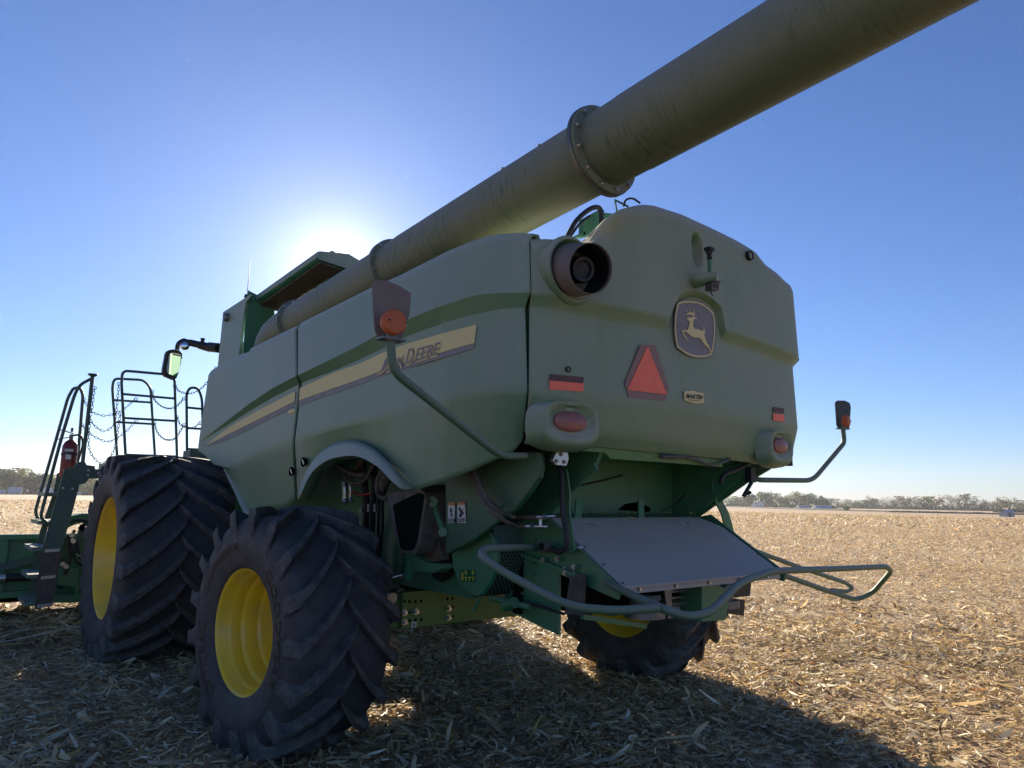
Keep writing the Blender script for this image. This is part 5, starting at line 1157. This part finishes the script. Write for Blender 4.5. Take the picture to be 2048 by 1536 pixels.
LEAF = leafmat('foliage', 0, 0); BARK = mat('bark', (.07, .055, .045), .9, noise=.4)
KIND = {'green': ((.06, .11, .03), (.12, .18, .05), 1500, .62), 'dark': ((.045, .07, .03), (.08, .11, .045), 1300, .66), 'yellow': ((.24, .22, .06), (.15, .17, .05), 1000, .6),
        'grey': ((.11, .10, .06), (.15, .14, .085), 650, .5), 'rust': ((.22, .12, .05), (.16, .13, .06), 800, .55), 'bush': ((.05, .07, .03), (.09, .11, .05), 700, .55)}
for k_ in KIND: c1, c2, n_, l_ = KIND[k_]; KIND[k_] = (c1, c2, int(n_*1.5), l_)
def make_tree(kind, seed, H, W, label, group, loc, nm='broadleaf_tree'):
    rg = np.random.default_rng(seed); c1, c2, nlf, ls = KIND[kind]
    tr = empty(nm, tuple(loc)); tag(tr, label, 'tree' if kind != 'bush' else 'bush', group)
    h0 = .0 if kind == 'bush' else .16*H
    mb = MB(); 
    if kind != 'bush': mb.cyl((0, 0, -.2), (0, 0, H*.45), H*.028, H*.016, n=8)
    nlb = 9; cl = []
    for i in range(nlb):
        t = 2*math.pi*i/nlb + rg.uniform(-.3, .3); z0 = H*rg.uniform(.12, .42); z1 = H*rg.uniform(.40, .92); rr_ = W*.42*math.sqrt(max(.05, 1-((z1/H-.52)/.5)**2))*rg.uniform(.55, 1)
        e_ = V(rr_*math.cos(t), rr_*math.sin(t), z1); mb.tube([V(0, 0, z0), V(0, 0, z0)*.5+e_*.5+V(0, 0, H*.03), e_], [H*.010]*4+[H*.007]*4+[H*.003], 5, 4)
        cl.append((e_, W*rg.uniform(.14, .25)))
        for _ in range(2):
            e2 = e_+V(*rg.normal(0, W*.13, 3))*V(1, 1, .7); mb.tube([e_*.7+V(0, 0, z0)*.3, e2], H*.004, 4, smooth=False); cl.append((e2, W*rg.uniform(.10, .2)))
    if kind != 'bush': mb.build('trunk', BARK, tr, smooth=40)
    for _ in range(6): cl.append((V(rg.normal(0, W*.16), rg.normal(0, W*.16), H*rg.uniform(.3 if kind != 'bush' else .1, .8)), W*rg.uniform(.16, .26)))
    for _ in range(7 if kind != 'bush' else 2): t = rg.uniform(0, 6.28); q_ = rg.uniform(.1, .42)*W; cl.append((V(q_*math.cos(t), q_*math.sin(t), H*rg.uniform(.22, .5)), W*rg.uniform(.14, .22)))
    n = nlf; idx = rg.integers(0, len(cl), n); cen = np.array([c[0] for c in cl])[idx]; rad_ = np.array([c[1] for c in cl])[idx]
    dv = rg.normal(0, 1, (n, 3)); dv /= np.linalg.norm(dv, axis=1)[:, None]; P = cen + dv*(rad_*rg.uniform(.3, 1.1, n)**.6)[:, None]*np.array([1, 1, .8])
    P[:, 2] = np.clip(P[:, 2], h0*.6+.1, H*1.02)
    a1 = rg.normal(0, 1, (n, 3)); a1 /= np.linalg.norm(a1, axis=1)[:, None]; b1 = np.cross(a1, rg.normal(0, 1, (n, 3))); b1 /= np.linalg.norm(b1, axis=1)[:, None]
    s_ = ls*1.75*H/14*rg.uniform(.5, 1.2, n)[:, None]
    Q = np.stack([P-a1*s_*.6, P+b1*s_*.45, P+a1*s_*.6, P-b1*s_*.45], 1).reshape(-1, 3)
    f_ = (np.arange(n)[:, None]*4+np.arange(4)[None])
    k = rg.uniform(0, 1, len(cl))[idx][:, None]; cc = np.array(c1)*(1-k)+np.array(c2)*k; cc = cc*rg.uniform(.7, 1.25, (n, 1))
    me = bpy.data.meshes.new('crown'); me.from_pydata([tuple(q) for q in Q], [], [tuple(q) for q in f_]); me.update()
    at = me.color_attributes.new('tint', 'FLOAT_COLOR', 'POINT'); at.data.foreach_set('color', np.concatenate([np.repeat(cc, 4, 0), np.ones((n*4, 1))], 1).astype(np.float32).ravel())
    link('crown', me, tr, [LEAF]); return tr
TREES = [ # px, distance, top y, width px, kind, label
 (-25, 480, 938, 70, 'dark', 'broad dark tree at the far left edge of the left treeline'),
 (20, 480, 941, 44, 'green', 'rounded green tree above the small white roof at the far left'),
 (48, 475, 939, 46, 'yellow', 'tree with yellowing top just behind the farmhouse roof'),
 (66, 470, 941, 34, 'dark', 'dark rounded tree directly right of the farmhouse roof'),
 (86, 480, 946, 36, 'green', 'green tree between the farmhouse and the ladder handrails'),
 (108, 490, 947, 40, 'green', 'tree partly behind the ladder handrails on the left'),
 (132, 500, 950, 40, 'dark', 'dark tree seen behind the ladder stringer'),
 (160, 490, 957, 34, 'green', 'green tree right of the ladder, under the platform arm'),
 (184, 470, 946, 34, 'yellow', 'pale yellow green tree seen under the platform arm beside the front tyre'),
 (208, 500, 950, 40, 'green', 'tree touching the front tyre edge under the platform arm'),
 (1350, 900, 988, 30, 'dark', 'small hazy tree in the gap below the hood, leftmost on the right side'),
 (1376, 900, 989, 34, 'green', 'hazy rounded tree left of the green support strap'),
 (1402, 880, 990, 34, 'dark', 'hazy dark tree just left of the green support strap'),
 (1462, 760, 993, 36, 'green', 'low green tree between the support strap and the white house'),
 (1485, 740, 995, 30, 'dark', 'low dark tree left of the conical tree'),
 (1499, 700, 983, 22, 'dark', 'tall narrow conical tree just left of the white house'),
 (1531, 690, 984, 30, 'green', 'tall rounded tree just right of the white house'),
 (1551, 690, 988, 32, 'yellow', 'paler tree second to the right of the white house'),
 (1575, 690, 992, 30, 'green', 'lower tree in the dip of the middle treeline'),
 (1597, 680, 984, 34, 'yellow', 'tall tree with thin pale top behind the arched sheds'),
 (1618, 680, 985, 26, 'green', 'tall green tree behind the left arched shed'),
 (1634, 660, 992, 34, 'dark', 'dark tree behind the right arched shed'),
 (1656, 660, 998, 36, 'dark', 'low dark tree at the right end of the middle treeline'),
 (1686, 760, 999, 32, 'grey', 'thin grey tree right of the right indicator arm, first after the gap'),
 (1710, 760, 1001, 32, 'green', 'low tree between the gap and the round tall tree'),
 (1728, 760, 1001, 28, 'green', 'low tree immediately left of the round topped tall tree'),
 (1744, 750, 991, 22, 'grey', 'round topped grey tree standing above its neighbours on the right'),
 (1767, 760, 995, 34, 'grey', 'broad grey tree right of the round topped one'),
 (1794, 750, 993, 26, 'grey', 'grey brown tree in the middle of the right treeline'),
 (1812, 750, 994, 30, 'rust', 'rust tinged tree left of the yellow tree'),
 (1835, 750, 994, 30, 'grey', 'bare grey tree left of the yellow tree'),
 (1853, 740, 994, 22, 'yellow', 'slim yellow green tree in the right treeline'),
 (1872, 750, 992, 34, 'rust', 'orange brown broad tree in the right treeline'),
 (1902, 750, 991, 38, 'grey', 'wide grey domed tree right of the orange brown one'),
 (1930, 740, 989, 26, 'grey', 'tallest bare grey tree of the right treeline'),
 (1952, 740, 994, 34, 'grey', 'spiky grey green tree right of the tallest one'),
 (1974, 740, 998, 24, 'grey', 'small grey tree at the end of the right treeline before the gap'),
 (1999, 560, 996, 26, 'grey', 'bare tree standing left above the grey field shed'),
 (2020, 560, 995, 30, 'grey', 'spreading bare tree standing right above the grey field shed'),
 (2052, 620, 1002, 36, 'dark', 'dark tree cut by the right edge of the picture'),
]
mpp = lambda d: d/FPX
for i, (px, d, ty, wp, kd, lb_) in enumerate(TREES):
    g = far(px, d); dep = (g-C0)@F; hpx = proj(g)[1]-ty
    make_tree(kd, 100+i, max(3, hpx*dep/FPX), wp*dep/FPX*1.15, lb_, 'trees along the far edge of the field', g)
BUSH = [(1783,740,24),(1806,740,22),(1828,735,22),(1850,735,20),(1880,735,26),(1905,735,26),(1932,735,26),(1958,735,26),(1982,735,26),(2038,600,22),(1725,750,26),(1760,745,26),(1700,750,22)]
bl = ['low hedge bush at the foot of the trees, %s']
BN = ['under the grey brown tree', 'under the rust tinged tree', 'under the bare grey tree', 'under the slim yellow green tree', 'under the orange brown tree', 'under the wide domed tree', 'under the tallest bare tree', 'under the spiky tree', 'at the right end of the treeline', 'right of the grey field shed', 'left of the round topped tree', 'right of the round topped tree', 'nearest the gap beside the arched sheds']
for i, ((px, d, wp), nm_) in enumerate(zip(BUSH, BN)):
    g = far(px, d); dep = (g-C0)@F
    make_tree('bush', 300+i, 12*dep/FPX, wp*dep/FPX*1.2, 'low dark bush at the foot of the treeline ' + nm_, 'bushes under the right treeline', g, 'hedge_bush')
# far undergrowth closing the horizon (reads as one band below the crowns)
def undergrowth(name, spans):
    Q = []; cc = []; rg = np.random.default_rng(11)
    for (x0, x1, d0, d1, hp0) in spans:
        n = int((x1-x0)*75); px = rg.uniform(x0, x1, n); k = (px-x0)/(x1-x0); dd = d0+(d1-d0)*k + rg.uniform(-6, 14, n)
        for p_, d_ in zip(px, dd):
            g = far(p_, d_); hm = hp0*d_/FPX*(.55+.45*math.sin(p_*.31)*math.sin(p_*.13+1)+.3*math.sin(p_*.77)); z = rg.uniform(0, max(.5, hm))
            c_ = g+V(0, 0, z); s_ = .75*rg.uniform(.5, 1.3)*d_/600; a1 = rg.normal(0, 1, 3); a1 /= np.linalg.norm(a1); b1 = np.cross(a1, rg.normal(0, 1, 3)); b1 /= np.linalg.norm(b1)
            Q += [c_-a1*s_, c_+b1*s_*.7, c_+a1*s_, c_-b1*s_*.7]; cc.append(np.array((.06, .075, .035))*rg.uniform(.6, 1.5)+rg.uniform(0, .03)*np.array((1, .8, .3)))
    Q = np.array(Q); n = len(cc); me = bpy.data.meshes.new(name); me.from_pydata([tuple(q) for q in Q], [], [tuple(range(4*i, 4*i+4)) for i in range(n)]); me.update()
    at = me.color_attributes.new('tint', 'FLOAT_COLOR', 'POINT'); at.data.foreach_set('color', np.concatenate([np.repeat(np.array(cc), 4, 0), np.ones((n*4, 1))], 1).astype(np.float32).ravel())
    tag(link(name, me, None, [LEAF]), None, None, kind='stuff')
undergrowth('undergrowth', [(1300, 1420, 900, 860, 10), (1450, 1672, 760, 670, 11), (1672, 1985, 780, 740, 7.5), (1985, 2120, 600, 600, 8), (-60, 225, 500, 500, 20)])
# houses and sheds
def house(px, d, wpx, hw_, hroof, label, cat, wallm, roofm, nm='farmhouse', yaw=.4):
    g = far(px, d); dep = (g-C0)@F; W = wpx*dep/FPX; Dp = W*.7; hwm = hw_*dep/FPX; hr_ = hroof*dep/FPX
    e = empty(nm, tuple(g)); e.rotation_euler = (0, 0, -R_(YAW)+math.pi/2+yaw); tag(e, label, cat)
    mb = MB(); mb.box((0, 0, hwm/2-.2), (W, Dp, hwm+.4)); mb.add([V(-W/2, -Dp/2, hwm), V(-W/2, Dp/2, hwm), V(-W/2, 0, hwm+hr_*.93), V(W/2, -Dp/2, hwm), V(W/2, Dp/2, hwm), V(W/2, 0, hwm+hr_*.93)], [(0, 1, 2), (3, 5, 4), (0, 2, 5, 3), (1, 4, 5, 2)]); mb.build('wall', wallm, e)
    mb = MB()
    for s_ in (1, -1): mb.plate([V(-W*.55, s_*Dp*.58, hwm-.3), V(W*.55, s_*Dp*.58, hwm-.3), V(W*.55, 0, hwm+hr_), V(-W*.55, 0, hwm+hr_)], V(0, 0, .25))
    mb.build('roof', roofm, e)
    for k in (-.28, 0, .28):
        for s_ in (1, -1):
            mb = MB(); mb.box((k*W, s_*(Dp/2+.03), hwm*.55), (W*.09, .08, hwm*.35)); mb.build('window', CABG, e)
    mb = MB(); mb.box((.13*W, -(Dp/2+.04), hwm*.4), (W*.07, .08, hwm*.75)); mb.build('door', BLACK, e)
    return e
WW = mat('white_siding', (.7, .7, .7), .6); WG = mat('grey_siding', (.35, .36, .38), .7); RG = mat('pale_roof', (.42, .44, .48), .5); RD = mat('dark_roof', (.12, .12, .13), .7)
house(31, 440, 21, 6, 8, 'farmhouse with pale gabled roof under the big left trees', 'house', WG, RG)
house(2, 440, 16, 4, 4, 'small low building with pale roof at the left picture edge', 'house', WG, RG, 'outbuilding')
house(95, 430, 16, 5, 9, 'white gabled shed behind the ladder handrails', 'shed', WW, RG, 'farm_shed', 1.2)
house(158, 440, 8, 3, 3, 'tiny white shed seen under the platform arm', 'shed', WW, RG, 'farm_shed')
house(1507, 640, 10, 4, 4, 'small white house, left one of the white pair right of the support strap', 'house', WW, WW, 'farmhouse', 1.0)
house(1520, 640, 10, 4, 5, 'small white house, right one of the white pair under the trees', 'house', WW, WW, 'farmhouse', .2)
house(1358, 860, 14, 4, 3, 'hazy low white building in the gap under the hood', 'shed', WW, RG, 'farm_shed')
def quonset(px, d, wpx, hpx, label, m):
    g = far(px, d); dep = (g-C0)@F; W = wpx*dep/FPX; Hh = hpx*dep/FPX
    e = empty('arched_shed', tuple(g)); e.rotation_euler = (0, 0, -R_(YAW)+math.pi/2+.15); tag(e, label, 'shed')
    pr = [(Hh*1.1*math.cos(t), Hh*math.sin(t)) for t in np.linspace(0, math.pi, 13)]
    mb = MB(); n = 13; NX = 17; L_ = []
    for i in range(NX):
        rr_ = 1.0 if i % 2 == 0 else .985
        for (y_, z_) in pr: L_.append(V(-W/2+W*i/(NX-1), y_*rr_, z_*rr_))
    mb.add(L_, [(i*n+k, i*n+k+1, (i+1)*n+k+1, (i+1)*n+k) for i in range(NX-1) for k in range(n-1)] + [tuple(range(n)), tuple(range((NX-1)*n, NX*n))[::-1]]); mb.build('shell', m, e)
    mb = MB(); mb.box((W/2+.05, 0, Hh*.35), (.1, Hh*.8, Hh*.7)); mb.build('door', RD, e)
GALV = mat('galvanised_sheet', (.46, .50, .58), .55, metal=.2, noise=.2)
quonset(1606, 500, 24, 8, 'smaller dull arched metal shed, left of the bright one', mat('dull_sheet', (.32, .36, .44), .6))
quonset(1643, 480, 34, 9, 'long bright arched metal shed right of the middle treeline', GALV)
# grain wagon / small shed on the right
g = far(2012, 330); dep = (g-C0)@F; e = empty('field_shed', tuple(g)); e.rotation_euler = (0, 0, -R_(YAW)+.25); tag(e, 'small grey metal shed by the road near the right edge', 'shed')
W = 20*dep/FPX; mb = MB(); mb.box((0, 0, W*.27), (W*.8, W, W*.52)); mb.build('wall', mat('shed_sheet', (.28, .31, .40), .6), e)
mb = MB(); mb.plate([V(-W*.45, -W*.55, W*.5), V(-W*.45, W*.55, W*.5), V(0, W*.55, W*.68), V(0, -W*.55, W*.68)], V(0, 0, .08)); mb.plate([V(W*.45, -W*.55, W*.5), V(W*.45, W*.55, W*.5), V(0, W*.55, W*.68), V(0, -W*.55, W*.68)], V(0, 0, .08)); mb.build('roof', RG, e)
mb = MB(); mb.box((-W*.405, W*.1, W*.2), (.06, W*.3, W*.38)); mb.build('door', RD, e)
g = far(1692, 420); make_tree('dark', 900, 2.6, 3.2, 'small lone conifer by the road right of the bright arched shed', None, g, 'conifer')
g = far(1798, 340); make_tree('bush', 901, 1.3, 6.0, 'low dark brush pile by the road on the right', None, g, 'brush_pile')
PP = [(1838, 'left of the yellow tree'), (1875, 'before the orange brown tree'), (1910, 'before the wide domed tree'), (1938, 'before the tallest bare tree'), (1984, 'in the gap left of the grey field shed'), (1770, 'furthest left of the row')]
for px, s_ in PP:
    g = far(px, 350); e = empty('fence_post', tuple(g)); tag(e, 'thin roadside post ' + s_, 'post', 'thin posts along the road'); mb = MB(); mb.cyl((0, 0, -.1), (0, 0, 1.5), .07, .06, n=8); mb.build('post', BARK, e); mb = MB(); mb.cyl((0, 0, 1.5), (0, 0, 1.56), .08, .05, n=8); mb.build('cap', GREY, e)

# ==================================================================== HAZE (harvest dust in the air)
hz = MB(); hz.box((340, -340, 22), (1500, 1600, 54)); ho = hz.build('haze', bpy.data.materials.new('haze_air')); hm_ = ho.data.materials[0]; hm_.use_nodes = True; t = hm_.node_tree
for n_ in list(t.nodes):
    if n_.type != 'OUTPUT_MATERIAL': t.nodes.remove(n_)
pv = t.nodes.new('ShaderNodeVolumePrincipled'); pv.inputs['Color'].default_value = (.9, .93, 1, 1); pv.inputs['Density'].default_value = .00015; pv.inputs['Anisotropy'].default_value = .3
t.links.new(pv.outputs[0], t.nodes['Material Output'].inputs['Volume']); tag(ho, None, None, kind='stuff')
